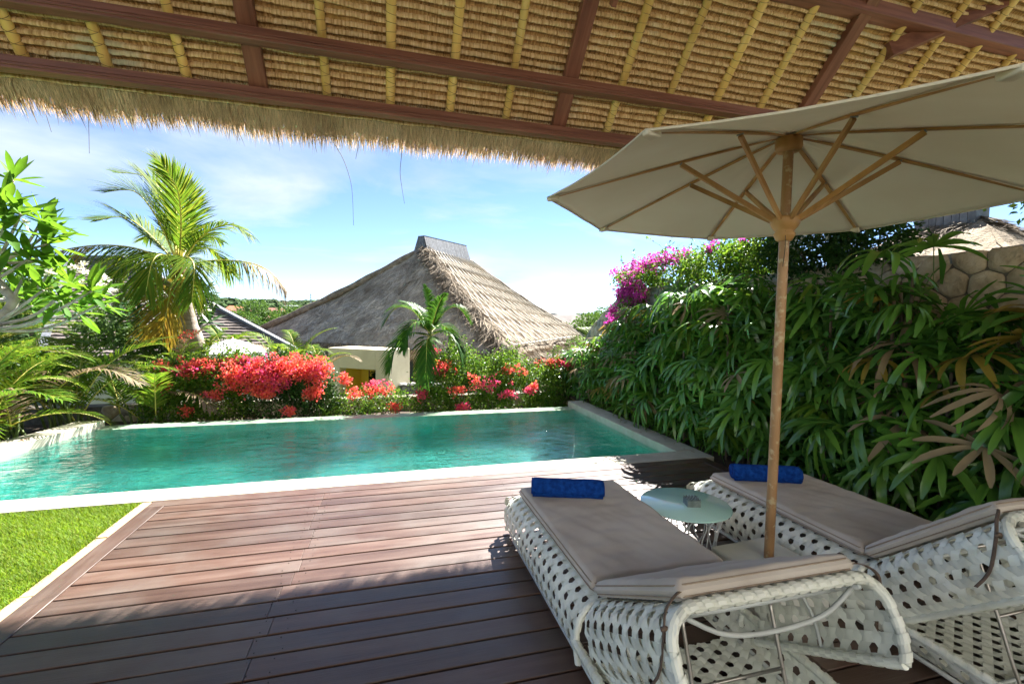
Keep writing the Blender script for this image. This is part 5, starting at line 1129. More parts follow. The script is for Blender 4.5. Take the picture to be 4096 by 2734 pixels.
# --- fan palms along the wall: leaf variants shared by every clump
def fan_leaf(nl, size, seed, droopk):
    rg = np.random.default_rng(seed); V = []; F = []; off = 0; span = math.radians(rg.uniform(205, 250))
    for i in range(nl):
        a = -span/2+span*i/(nl-1)+rg.normal(0, .05); ln = size*(.82+.18*math.cos(a*.7))*rg.uniform(.88, 1.08); w = .058*size/.40*rg.uniform(.8, 1.15); st = np.linspace(0, 1, 7)
        d = np.array([math.cos(a), math.sin(a), .12]); sd = np.array([-math.sin(a), math.cos(a), 0]); q = st[:, None]*ln*d[None]; q[:, 2] -= droopk*ln*st**2.2*rg.uniform(.6, 1.35)
        q[:, :2] *= (1-.25*droopk*st[:, None]**2)
        wd_ = w*np.interp(st, [0, .12, .45, .8, .95, 1], [.22, .6, 1, .92, .62, .28]); fold = .30*wd_
        Lv = q-sd[None]*wd_[:, None]/2; Rv = q+sd[None]*wd_[:, None]/2; Cv = q+np.array([0, 0, 1.])[None]*fold[:, None]*-.5; Lv[:, 2] += fold*.3; Rv[:, 2] += fold*.3
        n = len(st); V += [Lv, Cv, Rv]
        for j in range(n-1): F += [(off+j, off+n+j, off+n+j+1, off+j+1), (off+n+j, off+2*n+j, off+2*n+j+1, off+n+j+1)]
        off += 3*n
    return np.concatenate(V), np.array(F)
def dry_mix(me, seed):          # brown tips on some leaflets
    return me
FAN = []
for k in range(9):
    V, F = fan_leaf(random.choice([6, 7, 8, 9, 10]), .45, 50+k, random.choice([.3, .5, .7, .95])); FAN.append((V, F))
def fan_data(mat): 
    out_ = []
    for V, F in FAN: me = np_mesh('leaf', V, F, True); me.materials.append(mat); out_.append(me)
    return out_
FM = {k: fan_data(M[k]) for k in ('rhapis', 'rhapis_lit', 'rhapis_yellow', 'rhapis_dry')}
def rhapis(label, y, x, n, htop, lit=0.0, yel=0.03, dry=.05, size=1.0, spread=.42, hmin=.35, filler=900):
    t = thing('fan_palm', label, 'palm', (0, 0, 0), 0, 'fan palms planted along the stone wall'); pet = MB(); cn = MB()
    canes = [(x+random.uniform(-.18, .22), y+random.uniform(-spread, spread), htop*random.uniform(.55, 1.0)) for _ in range(7)]
    for cx, cy, h in canes: lean = np.array([random.uniform(-.12, .05), random.uniform(-.12, .12), 0]); cn.tube(path([(cx, cy, -.08), (cx+lean[0]*.5, cy+lean[1]*.5, h*.5), (cx+lean[0], cy+lean[1], h)], 8), .013, 6)
    cn_o = cn.build('canes', M['cane'], t, True); tag(cn_o, kind='stuff')
    for k in range(n):
        cx, cy, h = random.choice(canes); z = hmin+(htop-hmin)*((k+random.random())/n); z0 = max(.1, z-random.uniform(.1, .22))
        az = PI+random.gauss(0, .85); e = random.uniform(.0, .95) if z < htop*.75 else random.uniform(.4, 1.3); pl = random.uniform(.14, .36)
        p0 = np.array([cx, cy, z0]); d = np.array([math.cos(az)*math.cos(e), math.sin(az)*math.cos(e), math.sin(e)]); p1 = p0+d*pl; p1[0] = max(min(p1[0], XW-.12), 3.62)
        pet.tube([p0, (p0+p1)/2+np.array([0, 0, .02]), p1], .0045, 4, False)
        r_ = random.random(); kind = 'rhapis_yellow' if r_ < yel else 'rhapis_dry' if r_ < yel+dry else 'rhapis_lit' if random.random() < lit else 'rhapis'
        tilt = e-random.uniform(.3, .9); s = size*random.uniform(.5, 1.0)
        Rm = Matrix.Rotation(az, 3, 'Z') @ Matrix.Rotation(-tilt, 3, 'Y') @ Matrix.Rotation(random.gauss(0, .35), 3, 'X')
        link('leaf', random.choice(FM[kind]), t, None, p1, Rm.to_euler(), (s, s, s))
    po = pet.build('petioles', M['petiole'], t, True); tag(po, kind='stuff')
    # deep inner blades that read only as a dark mass
    m = filler; P = np.stack([RNG.uniform(x-.12, XW-.05, m), RNG.normal(y, spread*.8, m), RNG.uniform(0.02, htop*.92, m)], 1); T = np.array([(0, -.02, 0), (0, .02, 0), (.55, .05, -.05), (.55, -.05, -.05), (1, .02, -.25), (1, -.02, -.25)], float)
    V, F = scatter(T, [(0, 1, 2, 3), (3, 2, 4, 5)], P, frames(np.c_[RNG.normal(-.5, .6, m), RNG.normal(0, .8, m), RNG.normal(.1, .6, m)], RNG.uniform(-1, 1, m)), np.c_[RNG.uniform(.15, .36, m), np.full(m, .55), RNG.uniform(.15, .36, m)])
    fo = link('inner_blades', np_mesh('inner_blades', V, F), t, M['rhapis']); tag(fo, kind='stuff'); return t
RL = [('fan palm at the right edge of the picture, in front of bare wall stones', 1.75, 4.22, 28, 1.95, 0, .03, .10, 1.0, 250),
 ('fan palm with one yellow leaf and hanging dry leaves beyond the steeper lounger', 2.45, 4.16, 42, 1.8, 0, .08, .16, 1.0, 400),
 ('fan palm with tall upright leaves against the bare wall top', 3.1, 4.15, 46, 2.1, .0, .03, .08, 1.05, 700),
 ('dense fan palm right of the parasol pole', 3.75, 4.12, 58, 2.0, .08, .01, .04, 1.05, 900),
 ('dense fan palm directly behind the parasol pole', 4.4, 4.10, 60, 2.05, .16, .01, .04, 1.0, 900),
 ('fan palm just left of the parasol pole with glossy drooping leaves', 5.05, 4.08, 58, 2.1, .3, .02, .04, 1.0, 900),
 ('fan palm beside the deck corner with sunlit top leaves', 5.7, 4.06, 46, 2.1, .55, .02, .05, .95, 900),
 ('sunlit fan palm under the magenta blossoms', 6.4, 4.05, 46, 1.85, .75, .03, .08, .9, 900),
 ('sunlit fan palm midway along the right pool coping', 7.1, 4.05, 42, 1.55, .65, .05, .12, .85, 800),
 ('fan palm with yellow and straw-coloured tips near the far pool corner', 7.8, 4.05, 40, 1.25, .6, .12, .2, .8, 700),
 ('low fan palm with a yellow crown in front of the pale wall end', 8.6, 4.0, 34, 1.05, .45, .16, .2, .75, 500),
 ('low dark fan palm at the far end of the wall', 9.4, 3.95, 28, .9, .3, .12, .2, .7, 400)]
for lb, y, x, n, h, lit, ye, dr, sz, fl in RL: rhapis(lb, y, x, n, h, lit, ye, dr, sz, filler=fl)
# --- flowering shrubs
LEAF4 = np.array([(0, 0, 0), (.45, .30, .06), (1, 0, -.08), (.45, -.30, .06)], float)
BR = np.array([(0, 0, 0), (.5, .42, .12), (1, 0, .05), (.5, -.42, .12)], float)
def shrub(name, label, lumps, nleaf, flowers, group, leafm='bleaf', ls=(.035, .065), bs=(.03, .055), basez=-.42, twigs=14, fl_up=.35, sprays=8, cat='shrub', shell=.55):
    """lumps: (centre, radii); flowers: (matname, centre, radius, count) clusters"""
    t = thing(name, label, cat, (0, 0, 0), 0, group); L_ = [(np.array(c, float), np.array(r, float)) for c, r in lumps]; wts = np.array([r.prod()**.67 for c, r in L_]); wts /= wts.sum()
    def sample(n, surf_=shell, upb=0.0):
        idx = RNG.choice(len(L_), n, p=wts); d = rdir(n, upb); q = surf_+(1-surf_)*RNG.uniform(0, 1, n)**.5; q *= 1+.16*RNG.normal(size=n); C = np.array([L_[i][0] for i in idx]); R_ = np.array([L_[i][1] for i in idx]); return C+d*q[:, None]*R_, d
    P, d = sample(nleaf); dd = d*.7+rdir(nleaf)*.8+np.array([0, 0, -.15]); S = RNG.uniform(*ls, nleaf); V, F = scatter(LEAF4, [(0, 1, 2, 3)], P, frames(dd, RNG.uniform(-1.4, 1.4, nleaf)), S)
    o = link('foliage', np_mesh('foliage', V, F), t, M[leafm]); tag(o, kind='stuff')
    # sprays reaching up out of the mass
    b = MB(); VV = []; FF = []; off = 0
    for k in range(sprays):
        c, r = L_[RNG.choice(len(L_), p=wts)]; p = c+np.array([RNG.uniform(-.7, .7)*r[0], RNG.uniform(-.5, .5)*r[1], r[2]*.7]); hgt = RNG.uniform(.15, .42); Q = path([p, p+np.array([RNG.normal(0, .06), RNG.normal(0, .05), hgt*.6]), p+np.array([RNG.normal(0, .16), RNG.normal(0, .1), hgt])], 8); b.tube(Q, np.linspace(.005, .0018, 8), 4)
        m = 14; i = RNG.uniform(1, 6.9, m); fl = i.astype(int); PP = Q[fl]+(Q[fl+1]-Q[fl])*(i-fl)[:, None]; v, f = scatter(LEAF4, [(0, 1, 2, 3)], PP, frames(rdir(m, .1), RNG.uniform(-1, 1, m)), RNG.uniform(*ls, m)); VV.append(v); FF.append(f+off); off += len(v)
    for k in range(twigs):
        c, r = L_[RNG.choice(len(L_), p=wts)]; root = np.array([c[0]+RNG.normal(0, .12), c[1]+RNG.normal(0, .1), basez]); e = c+rdir(1)[0]*r*.7; b.tube(path([root, (root+e)/2+RNG.normal(0, .06, 3), e], 8), np.linspace(.014, .004, 8), 5)
    bo = b.build('branches', M['twig'], t, True); tag(bo, kind='stuff')
    if VV: o = link('sprays', np_mesh('sprays', np.concatenate(VV), np.concatenate(FF)), t, M[leafm]); tag(o, kind='stuff')
    for mn, c, r, n in flowers:
        m = max(3, int(n/13)); cc = np.array(c, float)[None]+rdir(m)*np.array(r)[None]*1.35*RNG.uniform(.15, 1.0, (m, 1)); i = RNG.integers(0, m, n); d = rdir(n, .2); P = cc[i]+d*RNG.uniform(.015, .065, (n, 1)); V, F = scatter(BR, [(0, 1, 2, 3)], P, frames(d+rdir(n)*.9, RNG.uniform(-3, 3, n)), RNG.uniform(*bs, n))
        o = link('blossoms', np_mesh('blossoms', V, F), t, M[mn]); tag(o, kind='stuff')
    return t
def at(x, y, Y): return gyp(x, y, Y)
G1 = 'bougainvillea shrubs of the hedge beyond the pool'
YH = 9.35
shrub('bougainvillea', 'leafy bougainvillea with orange blossoms beside the left palms', [(at(385, 885, YH), (.55, .4, .42)), (at(440, 860, YH+.2), (.5, .4, .40)), (at(400, 935, YH-.2), (.5, .35, .3))], 7500, [('bract_red', at(440, 845, YH-.1), (.45, .25, .13), 1100), ('bract_pink', at(430, 850, YH-.2), (.3, .2, .1), 300), ('bract_red', at(365, 890, YH-.4), (.18, .1, .08), 220), ('bract_red', at(430, 940, YH-.55), (.12, .08, .05), 110), ('bract_red', at(365, 770+65, YH), (.2, .1, .08), 90)], G1, leafm='bleaf')
shrub('bougainvillea', 'bougainvillea with scattered coral blossoms left of the crimson mass', [(at(505, 870, YH), (.55, .4, .42)), (at(545, 850, YH+.1), (.45, .4, .42)), (at(500, 930, YH-.2), (.55, .35, .3))], 7500, [('bract_red', at(510, 840, YH-.1), (.45, .25, .14), 1300), ('bract_red', at(535, 870, YH-.45), (.2, .1, .18), 480), ('bract_pink', at(545, 835, YH), (.3, .2, .1), 380), ('bract_red', at(490, 905, YH-.5), (.14, .08, .09), 200), ('bract_red', at(435, 725+45, YH+.2), (.14, .06, .08), 60)], G1)
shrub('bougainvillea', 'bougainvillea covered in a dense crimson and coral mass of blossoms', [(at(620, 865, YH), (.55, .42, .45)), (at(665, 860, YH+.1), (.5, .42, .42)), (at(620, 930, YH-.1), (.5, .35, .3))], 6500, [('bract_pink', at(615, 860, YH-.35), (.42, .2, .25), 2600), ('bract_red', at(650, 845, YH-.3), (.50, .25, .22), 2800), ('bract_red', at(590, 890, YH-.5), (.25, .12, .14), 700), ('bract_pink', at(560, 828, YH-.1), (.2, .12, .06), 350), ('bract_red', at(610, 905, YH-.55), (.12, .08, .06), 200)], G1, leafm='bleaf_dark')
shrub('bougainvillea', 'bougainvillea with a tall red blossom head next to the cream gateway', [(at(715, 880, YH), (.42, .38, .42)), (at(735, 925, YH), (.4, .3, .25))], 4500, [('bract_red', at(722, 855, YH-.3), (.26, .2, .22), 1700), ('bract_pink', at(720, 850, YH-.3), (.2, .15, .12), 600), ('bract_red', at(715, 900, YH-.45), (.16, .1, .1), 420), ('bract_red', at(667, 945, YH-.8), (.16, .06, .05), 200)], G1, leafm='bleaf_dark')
shrub('bougainvillea', 'sparse twiggy bougainvillea in front of the yellow doorway', [(at(815, 925, YH), (.45, .3, .22)), (at(890, 915, YH), (.45, .3, .22))], 2100, [('bract_red', at(790, 870, YH), (.10, .1, .10), 190), ('bract_red', at(865, 895, YH-.2), (.3, .1, .09), 300), ('bract_pink', at(860, 880, YH), (.3, .1, .08), 140), ('bract_red', at(905, 935, YH-.6), (.16, .05, .05), 170), ('bract_red', at(815, 905, YH-.2), (.14, .1, .08), 150)], G1, twigs=26, sprays=4)
shrub('bougainvillea', 'bright green bougainvillea with pink and coral tips around the young palm', [(at(1010, 870, YH), (.5, .4, .48)), (at(1050, 845, YH+.1), (.45, .4, .45)), (at(1000, 925, YH-.1), (.5, .35, .28))], 8500, [('bract_pink', at(1000, 850, YH-.2), (.3, .2, .14), 420), ('bract_red', at(1020, 840, YH-.2), (.35, .2, .12), 380), ('bract_pink', at(970, 905, YH-.3), (.1, .1, .1), 220), ('bract_pink', at(1060, 935, YH-.6), (.10, .06, .06), 230), ('bract_red', at(1055, 895, YH-.5), (.3, .1, .08), 160), ('bract_pink', at(985, 800, YH-.1), (.16, .08, .05), 100)], G1, sprays=22)
shrub('bougainvillea', 'bright green bougainvillea with few pink blossoms in front of the thatched eave corner', [(at(1125, 870, YH), (.55, .42, .46)), (at(1165, 850, YH+.1), (.45, .4, .42)), (at(1120, 930, YH-.1), (.55, .35, .28))], 9500, [('bract_pink', at(1120, 880, YH-.5), (.35, .15, .2), 200), ('bract_red', at(1180, 850, YH-.3), (.3, .2, .12), 260), ('bract_pink', at(1165, 905, YH-.6), (.14, .06, .06), 180), ('bract_red', at(1090, 870, YH-.5), (.14, .06, .1), 120)], G1, sprays=24)
shrub('bougainvillea', 'bright green bougainvillea at the far right corner of the pool', [(at(1245, 880, YH), (.5, .42, .42)), (at(1280, 860, YH+.1), (.4, .4, .40)), (at(1250, 930, YH-.1), (.5, .35, .26))], 8500, [('bract_pink', at(1300, 835, YH-.2), (.16, .1, .06), 200), ('bract_red', at(1265, 830, YH), (.3, .15, .08), 300), ('bract_pink', at(1215, 895, YH-.5), (.12, .06, .05), 160), ('bract_red', at(1225, 885, YH-.5), (.1, .06, .05), 90)], G1, sprays=20)
# climbers on top of the tall wall
shrub('bougainvillea', 'magenta bougainvillea spilling over the far end of the stone wall', [((4.55, 6.7, 2.42), (.40, .7, .28)), ((4.45, 7.5, 2.30), (.35, .5, .25)), ((4.35, 7.6, 1.95), (.22, .3, .25)), ((4.55, 8.1, 2.45), (.25, .35, .12))], 6500, [('bract_magenta', (4.22, 7.45, 2.15), (.16, .35, .22), 1300), ('bract_magenta', (4.3, 7.0, 2.55), (.25, .5, .10), 700), ('bract_magenta', (4.16, 7.9, 1.75), (.10, .14, .12), 380), ('bract_magenta', (4.2, 8.15, 1.52), (.08, .10, .09), 300), ('bract_magenta', (4.4, 8.2, 2.52), (.15, .25, .07), 160), ('bract_magenta', (4.3, 6.4, 2.6), (.2, .4, .08), 260)], 'climbers on the stone wall', basez=1.9, sprays=16, leafm='bleaf')
shrub('bougainvillea', 'sunlit leafy climber on the wall top just left of the parasol pole', [((4.6, 5.6, 2.42), (.42, .75, .28)), ((4.6, 4.9, 2.42), (.42, .6, .28))], 7500, [('bract_magenta', (4.35, 5.3, 2.6), (.2, .7, .06), 90)], 'climbers on the stone wall', basez=2.0, sprays=10, leafm='bleaf')
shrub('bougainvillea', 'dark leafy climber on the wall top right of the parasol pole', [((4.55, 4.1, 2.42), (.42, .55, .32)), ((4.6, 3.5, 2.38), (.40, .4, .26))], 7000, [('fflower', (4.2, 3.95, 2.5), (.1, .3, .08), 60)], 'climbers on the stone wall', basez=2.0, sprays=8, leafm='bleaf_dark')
shrub('flowering_tree', 'red flowering branches beyond the wall at the right edge of the picture', [((7.3, 3.0, 3.1), (.9, .7, .55)), ((8.4, 2.6, 3.3), (.8, .7, .6)), ((7.0, 2.4, 2.9), (.6, .5, .5))], 4200, [('bract_red', (7.2, 2.8, 3.1), (.8, .6, .4), 300)], None, basez=-2.2, twigs=30, ls=(.05, .09), cat='tree')
# --- strap-leaved clumps at the hedge foot and by the right coping
def straps(label, c, n, ln, w, mat='strapleaf', spread=.1, group='strap-leaved clumps at the hedge foot', name='strap_plant'):
    t = thing(name, label, 'plant', (0, 0, 0), 0, group); c = np.array(c, float)
    for k in range(n):
        az = random.uniform(0, 2*PI); P = arch(c+np.array([random.gauss(0, spread*.5), random.gauss(0, spread*.5), 0]), az, random.uniform(.7, 1.5), ln*random.uniform(.6, 1.1), random.uniform(.5, 1.5), 9); sd = np.array([-math.sin(az), math.cos(az), 0]); ww = w*np.interp(np.linspace(0, 1, 9), [0, .3, .8, 1], [.7, 1, .6, .05])
        b = MB(); b.grid(np.stack([P-sd*ww[:, None]/2, P+sd*ww[:, None]/2], 0)); b.build('leaf', M[mat], t, True)
straps('bright green strap-leaved clump below the cream gateway', (*gzp(748, 975, -.42)[:2], -.42), 46, .62, .022)
straps('dark strap-leaved clump under the crimson bougainvillea', (*gzp(565, 985, -.42)[:2], -.42), 40, .6, .022, 'strapdry')
straps('thin strap-leaved clump beside the sparse twiggy bougainvillea', (*gzp(850, 975, -.42)[:2], -.42), 26, .5, .016)
straps('small strap-leaved clump under the green bougainvillea', (*gzp(1120, 965, -.42)[:2], -.42), 26, .45, .018)
straps('small strap-leaved clump left of the young palm', (*gzp(700, 985, -.42)[:2], -.42), 20, .5, .016, 'strapdry')
for i, y in enumerate((5.0, 5.5, 6.0, 6.55, 7.1, 7.6, 8.05)):
    straps(['low grassy tuft at the deck corner by the right coping', 'low grassy tuft second from the deck along the right coping', 'low grassy tuft third from the deck along the right coping', 'low grassy tuft fourth from the deck along the right coping', 'low grassy tuft fifth from the deck along the right coping', 'low grassy tuft sixth from the deck along the right coping', 'low grassy tuft at the far end of the right coping'][i], (3.86+random.uniform(-.02, .03), y, -.05), 26, .32, .012, 'strapleaf', .2, 'grassy tufts along the right coping', 'grass_tuft')
# --- frangipani
LV = np.zeros((7, 3, 3)); st = np.linspace(0, 1, 7); wv = np.interp(st, [0, .12, .35, .6, .85, 1], [.02, .10, .24, .27, .15, .0]); 
for j, e in enumerate((-.5, 0, .5)): LV[:, j, 0] = st; LV[:, j, 1] = e*wv; LV[:, j, 2] = -.16*st**2-(0.05*wv/.27 if e == 0 else 0)
LF = np.array([(i*3+j, i*3+j+1, (i+1)*3+j+1, (i+1)*3+j) for i in range(6) for j in range(2)])
def leafdata(mat): me = np_mesh('leaf', LV.reshape(-1, 3), LF, True); me.materials.append(mat); return me
FL = {k: leafdata(M[k]) for k in ('fleaf', 'fleaf_dark')}
pet = MB(); 
for k in range(5):
    a = k*2*PI/5; q = np.array([(.1, -.08, .0), (.5, -.30, .16), (.95, -.1, .22), (.85, .25, .14), (.4, .25, .06)])@rotz(a).T; pet.add(q, [(0, 1, 2, 3, 4)])
petme = pet.mesh('flower'); petme.materials.append(M['fflower']); th = MB(); th.lathe([(.02, -.1), (.14, .01), (.22, .05)], (0, 0, 0), 8); thme = th.mesh('throat'); thme.materials.append(M['fthroat'])
def frangipani(label, trunk, tips, llen, mat, flowers=(), nl=13, group=None):
    t = thing('frangipani_tree', label, 'tree', (0, 0, 0), 0, group); b = MB(); tr = path(trunk, 16); b.tube(tr, np.linspace(.065, .036, 16)*llen/.30, 10); b.build('trunk', M['greybark'], t, True)
    for tip in tips:
        tip = np.array(tip, float); i = np.argmin(np.linalg.norm(tr[5:]-tip, axis=1))+5 if len(tr) > 6 else -1; root = tr[min(max(i-2, 4), 15)]; mid = (root+tip)/2+np.array([random.gauss(0, .08), random.gauss(0, .1), -.10*np.linalg.norm(tip-root)])
        Q = path([root, mid, tip], 10); b = MB(); b.tube(Q, np.linspace(.020, .011, 10)*llen/.30, 7); b.build('branch', M['greybark'], t, True); ax = nrm(tip-mid)+np.array([0, 0, .5]); ax = nrm(ax)
        for k in range(nl+random.randint(-2, 3)):
            az = k*2.4+random.uniform(-.3, .3); el = random.uniform(-.25, .95) if k > 3 else random.uniform(.7, 1.3); sd = nrm(np.cross(ax, [.3, .8, .1])); s2 = np.cross(ax, sd); d = (sd*math.cos(az)+s2*math.sin(az))*math.cos(el)+ax*math.sin(el); s = llen*random.uniform(.7, 1.12)
            R_ = frames(d[None], np.array([random.gauss(0, .35)]))[0]; link('leaf', FL[mat], t, None, tip-ax*.02*k/nl+d*.015, Matrix(R_.tolist()).to_euler(), (s, s*random.uniform(.85, 1.15), s))
    for c, n, r in flowers:
        for k in range(n):
            p = np.array(c)+rdir(1)[0]*r*random.uniform(.3, 1); s = .045*random.uniform(.8, 1.15)*llen/.30; e = (random.uniform(-.9, .9)+.5, random.uniform(-.9, .9), random.uniform(0, 6)); o = link('flower', petme, t, None, p, e, (s, s, s)); link('throat', thme, o)
    return t
YF = 6.4
frangipani('frangipani tree reaching in from the left edge with cream flowers', [(-6.0, 6.7, -.12), (-5.75, 6.5, .5), (-5.3, 6.4, 1.0), gyp(18, 715, YF), gyp(-10, 640, YF+.1), gyp(-20, 540, YF)], [gyp(x, y, YF+random.uniform(-.5, .5)) for x, y in ((32, 412), (12, 470), (48, 490), (96, 505), (118, 530), (25, 560), (70, 590), (15, 615), (120, 615), (55, 635), (165, 650), (100, 665), (30, 675), (210, 668), (140, 690), (225, 700), (75, 700), (180, 715), (10, 520), (110, 560))], .335, 'fleaf', [(gyp(222, 642, YF-.3), 14, .16), (gyp(185, 615, YF-.3), 7, .10), (gyp(120, 628, YF-.4), 2, .05), (gyp(60, 512, YF-.3), 4, .06), (gyp(255, 660, YF-.2), 4, .07)], 12)
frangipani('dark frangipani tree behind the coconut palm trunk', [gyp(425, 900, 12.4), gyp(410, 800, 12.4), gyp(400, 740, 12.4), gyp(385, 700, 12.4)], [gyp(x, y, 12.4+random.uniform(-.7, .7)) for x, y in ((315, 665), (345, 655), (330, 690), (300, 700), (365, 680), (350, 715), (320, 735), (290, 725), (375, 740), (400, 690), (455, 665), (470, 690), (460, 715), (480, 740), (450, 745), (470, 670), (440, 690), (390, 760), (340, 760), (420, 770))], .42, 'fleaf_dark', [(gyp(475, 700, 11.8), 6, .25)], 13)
# ------------------------------------------------------------------ unseen white facade, added behind the camera to bounce sunlight into the shade
M['whiteplaster'] = surf('white_plaster', [(.3, (.74, .72, .66)), (.7, (.80, .78, .72))], 3, .85, .15, 30, spec=.2)
bounce_facade = thing('bounce_facade', 'unseen white plastered house front added behind the deck to bounce sunlight', 'house')
b = MB(); b.box((-7.5, -5.4, -1.75), (9.5, -5.1, 4.4)); b.build('wall', M['whiteplaster'], bounce_facade)
for x in (-4.5, -1.2, 2.1, 5.4):
    b = MB(); b.box((x, -5.098, -.02), (x+2.0, -5.05, 2.35)); d = b.build('door', M['brownwood'], bounce_facade, bevel=.01); b = MB(); b.box((x+.12, -5.048, .12), (x+.94, -5.035, 2.22)); b.box((x+1.06, -5.048, .12), (x+1.88, -5.035, 2.22)); b.build('pane', M['darkglass'], d)
b = MB(); b.box((-9, -5.098, -.5), (9.5, -4.52, -.012)); pv = b.build('bounce_terrace', M['coping']); tag(pv, kind='structure')  # unseen pale paving, added to bounce more sunlight under the roof
for x in (-4.2, 8.2):
    for y in (-2.3,):
        b = MB(); b.box((x-.09, y-.09, -.3), (x+.09, y+.09, 4.15)); b.build('post', M['rafter'], pav, bevel=.008)
# ------------------------------------------------------------------ far trees, roofs and hills
M['forest'] = surf('far_foliage', [(.3, (.030, .060, .020)), (.55, (.055, .095, .030)), (.8, (.09, .13, .045))], 1.3, .9, 1.0, 3, rr=.35, spec=.1, bdist=.5)
def blob(): 
    me = MB(); V = []; F = []
    n, m = 7, 5
    for i in range(m+1):
        for j in range(n): a = PI*i/m; V.append((math.sin(a)*math.cos(2*PI*j/n+i*.3), math.sin(a)*math.sin(2*PI*j/n+i*.3), math.cos(a)))
    for i in range(m):
        for j in range(n): F.append((i*n+j, (i+1)*n+j, (i+1)*n+(j+1) % n, i*n+(j+1) % n))
    return np.array(V), np.array(F)
T, TF = blob(); n = 5200; az = RNG.uniform(-.75, .85, n)+.2; rr = 180+400*RNG.uniform(0, 1, n)**.8
P = np.stack([rr*np.sin(az), rr*np.cos(az), np.zeros(n)], 1); P[:, 2] = [gheight(p[0], p[1])+1.2 for p in P]
S = np.stack([RNG.uniform(2.2, 5.5, n), RNG.uniform(2.2, 5.5, n), RNG.uniform(1.6, 3.8, n)], 1)*(.5+rr/500)[:, None]
V, F = scatter(T, TF, P, frames(rdir(n)*np.array([1, 1, .1])), S); V += RNG.normal(0, .35, V.shape)
fo = link('far_wood', np_mesh('far_wood', V, F, False), None, M['forest']); tag(fo, 'wooded hillside on the horizon', 'wood', kind='stuff')
M['fartree'] = leafmat('far_tree_leaf', [(.05, .12, .02), (.08, .17, .025), (.11, .20, .03), (.06, .14, .03)], .3, .6)
def tree(label, px, py, Y, rad, hgt, n=1500, mat='fartree', ls=.05, group='trees between the far houses'):
    c = gyp(px, py, Y); t = thing('garden_tree', label, 'tree', (0, 0, 0), 0, group); zg = gheight(c[0], c[1])
    b = MB(); b.tube(path([(c[0], c[1], zg), (c[0]+.1*rad, c[1], (zg+c[2])/2), tuple(c)], 8), np.linspace(.09*rad, .04*rad, 8), 7); b.build('trunk', M['twig'], t, True)
    m = 9; cc = c[None]+rdir(m)*np.array([rad*.6, rad*.6, hgt*.55]); i = RNG.integers(0, m, n); d = rdir(n); P = cc[i]+d*np.array([rad*.48, rad*.48, hgt*.45])*RNG.uniform(.6, 1.05, (n, 1))
    V, F = scatter(LEAF4, [(0, 1, 2, 3)], P, frames(d+rdir(n)*.8, RNG.uniform(-2, 2, n)), RNG.uniform(.6, 1.3, n)*rad*ls*2.2); o = link('crown', np_mesh('crown', V, F), t, M[mat]); tag(o, kind='stuff'); return t
tree('rounded green tree on the skyline between coconut palm and thatched roof', 588, 722, 75, 3.2, 2.3, 2600)
tree('low spreading tree left of the rounded skyline tree', 548, 738, 60, 2.6, 1.4, 1800)
tree('tree behind the thatched slope near the phone mast', 650, 722, 95, 4.0, 1.7, 1600)
tree('dark tree at the foot of the thatched roof ridge line', 675, 712, 150, 4.5, 2.2, 1300)
tree('tree showing just right of the thatched eave', 1352, 760, 24, 1.3, 1.1, 2200)
tree('bush filling the gap between thatched eave and stone wall', 1345, 812, 17.5, 1.0, .9, 2600)
tree('bright green tree behind the stone wall end', 1372, 745, 30, 1.5, 1.0, 2200)
tree('tree right of the gabled far house', 1395, 728, 60, 3, 1.5, 1500)
tree('tree behind the shingled house at the far left', 60, 690, 30, 3.0, 2.4, 2600)
tree('leafy tree low between the shingled house and the palms', 260, 760, 13.2, .9, .6, 2600)
tree('yellowish leafy tree left of the small garden palm', 330, 800, 10.9, .7, .55, 2600)
areca('small palm between thatched eave and stone wall', gyp(1358, 800, 20), 9, 1.0, 1.5, (.4, 1.3), leaf=.45, group='palms behind the red hedge', stemh=.4)
M['redtile'] = surf('terracotta_tile', [(.3, (.30, .09, .04)), (.7, (.42, .15, .07))], 2, .9, .4, 10)
M['redtile2'] = surf('terracotta_tile_dark', [(.3, (.17, .06, .04)), (.7, (.25, .10, .07))], 2, .9, .4, 10)
M['farshingle'] = surf('far_shingle', [(.3, (.10, .082, .075)), (.7, (.17, .145, .13))], 2, .9, .6, 9)
M['fargrey'] = surf('far_grey_roof', [(.3, (.16, .18, .17)), (.7, (.24, .26, .25))], 2, .8)
def far_house(label, px, py, Y, w, dep, rise, ridge, mat, rz=0, wallmat='cream', gable=False, group='houses in the distance'):
    """py = eave line in the photo"""
    c = gyp(px, py, Y); t = thing('far_house', label, 'house', tuple(c), rz, group); h = [(-w/2, -dep/2, 0), (w/2, -dep/2, 0), (w/2, dep/2, 0), (-w/2, dep/2, 0)]; r = [(-ridge/2, 0, rise), (ridge/2, 0, rise)]
    if gable: r = [(-w/2, 0, rise), (w/2, 0, rise)]
    for q in ((h[0], h[1], r[1], r[0]), (h[2], h[3], r[0], r[1])):
        b = MB(); b.add(q, [(0, 1, 2, 3)]); b.build('roof_slope', mat, t, solid=.12)
    if not gable:
        for q in ((h[1], h[2], r[1]), (h[3], h[0], r[0])): b = MB(); b.add(q, [(0, 1, 2)]); b.build('roof_slope', mat, t, solid=.12)
    else:
        for s in (-1, 1): b = MB(); x = s*(w/2-.6); b.add([(x, -dep/2+.5, -.1), (x, dep/2-.5, -.1), (x, 0, rise-.25)], [(0, 1, 2)]); b.build('gable_wall', M[wallmat], t, solid=.1)
    b = MB(); b.box((-w/2+.6, -dep/2+.6, -6), (w/2-.6, dep/2-.6, -.05)); wl_ = b.build('wall', M[wallmat], t)
    for i in range(3):
        x = -w/2+w*(i+.75)/3.5; b = MB(); b.box((x-.4, -dep/2+.55, -1.6), (x+.4, -dep/2+.597, -.5)); b.build('window', M['darkglass'], t)
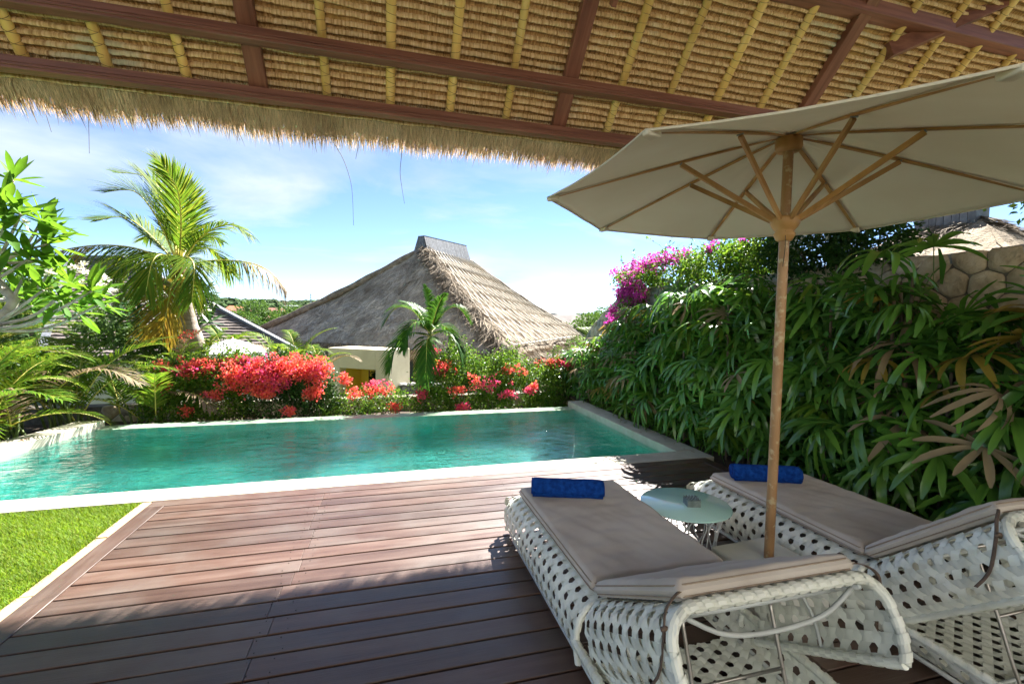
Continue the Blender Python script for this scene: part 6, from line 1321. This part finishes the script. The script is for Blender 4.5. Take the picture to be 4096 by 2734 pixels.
far_house('house with bright orange tile roof on the left skyline', 540, 723, 105, 6.5, 6, 1.9, 2, M['redtile'], .3)
far_house('house with dark red tile roof below the bright orange one', 565, 730, 88, 7, 6, 1.6, 3, M['redtile2'], -.2)
far_house('small house with red tile roof right of the skyline tree', 632, 722, 120, 7, 6, 1.6, 3, M['redtile2'], .2)
far_house('flat pale house on the ridge near the phone mast', 668, 702, 260, 7, 6, .4, 5, M['fargrey'], 0)
far_house('gabled house with grey shingle roof between thatched roof and stone wall', 1290, 752, 36, 4.6, 4.6, 1.05, 4, M['farshingle'], -.35, 'cream', True)
far_house('hotel hall with grey hipped roof furthest on the right skyline', 1243, 719, 150, 9, 7, 1.8, 3, M['fargrey'], 0, 'fargrey')
far_house('hotel pavilion with small grey pyramid roof on the right skyline', 1293, 722, 150, 7.5, 7, 2.0, .3, M['fargrey'], 0, 'fargrey')
far_house('long flat-roofed hotel block under the grey pavilion roofs', 1268, 725, 146, 15, 6, .3, 12, M['fargrey'], 0, 'fargrey')
far_house('small dark shingled lean-to behind the hedge by the stone wall', 1300, 838, 15.5, 2.2, 1.8, .35, 1.5, M['farshingle'], -.5, 'cream')
M['mast'] = surf('mast_steel', [(.3, (.35, .38, .40)), (.7, (.45, .48, .5))], 3, .6)
ms = thing('phone_mast', 'thin lattice phone mast on the left skyline', 'mast', tuple(gyp(713, 706, 300)))
for sx, sy in ((-1, -1), (1, -1), (1, 1), (-1, 1)): b = MB(); b.beam((sx*.45, sy*.45, -6), (sx*.22, sy*.22, 8.5), .14, .14); b.build('mast_leg', M['mast'], ms)
for k in range(9):
    z = -1+k*1.05; q = .42-.02*k; b = MB(); b.beam((-q, -q, z), (q, -q, z+.9), .1, .1, (0, 1, 0)); b.beam((q, q, z), (-q, q, z+.9), .1, .1, (0, 1, 0)); b.build('mast_brace', M['mast'], ms)

# ------------------------------------------------------------------ fallen leaves on the right coping
M['fallen'] = leafmat('fallen_leaf', [(.22, .12, .05), (.16, .08, .04), (.30, .19, .08)], .1, .8, islands=False)
fme = np_mesh('fallen_leaf', LV.reshape(-1, 3)*np.array([1, 1, -1.]), LF, True); fme.materials.append(M['fallen'])
for k in range(10):
    o = link('fallen_leaf', fme, None, None, (3.50+random.uniform(0, .2), 4.72+k*.2+random.uniform(-.07, .07), .008), (0, 0, random.uniform(0, 6)), (random.uniform(.04, .08),)*3)
    tag(o, ['small dry leaf on the right coping, %s from the deck' % w for w in ('nearest', 'second', 'third', 'fourth', 'fifth', 'sixth', 'seventh', 'eighth', 'ninth', 'tenth')][k], 'fallen leaf', 'dry leaves fallen on the right coping')
o = link('fallen_leaf', fme, None, None, (plx(7.0)-.15, 7.0, .012), (0, 0, .7), (.16,)*3); tag(o, 'curled brown leaf lying on the left pool coping', 'fallen leaf')
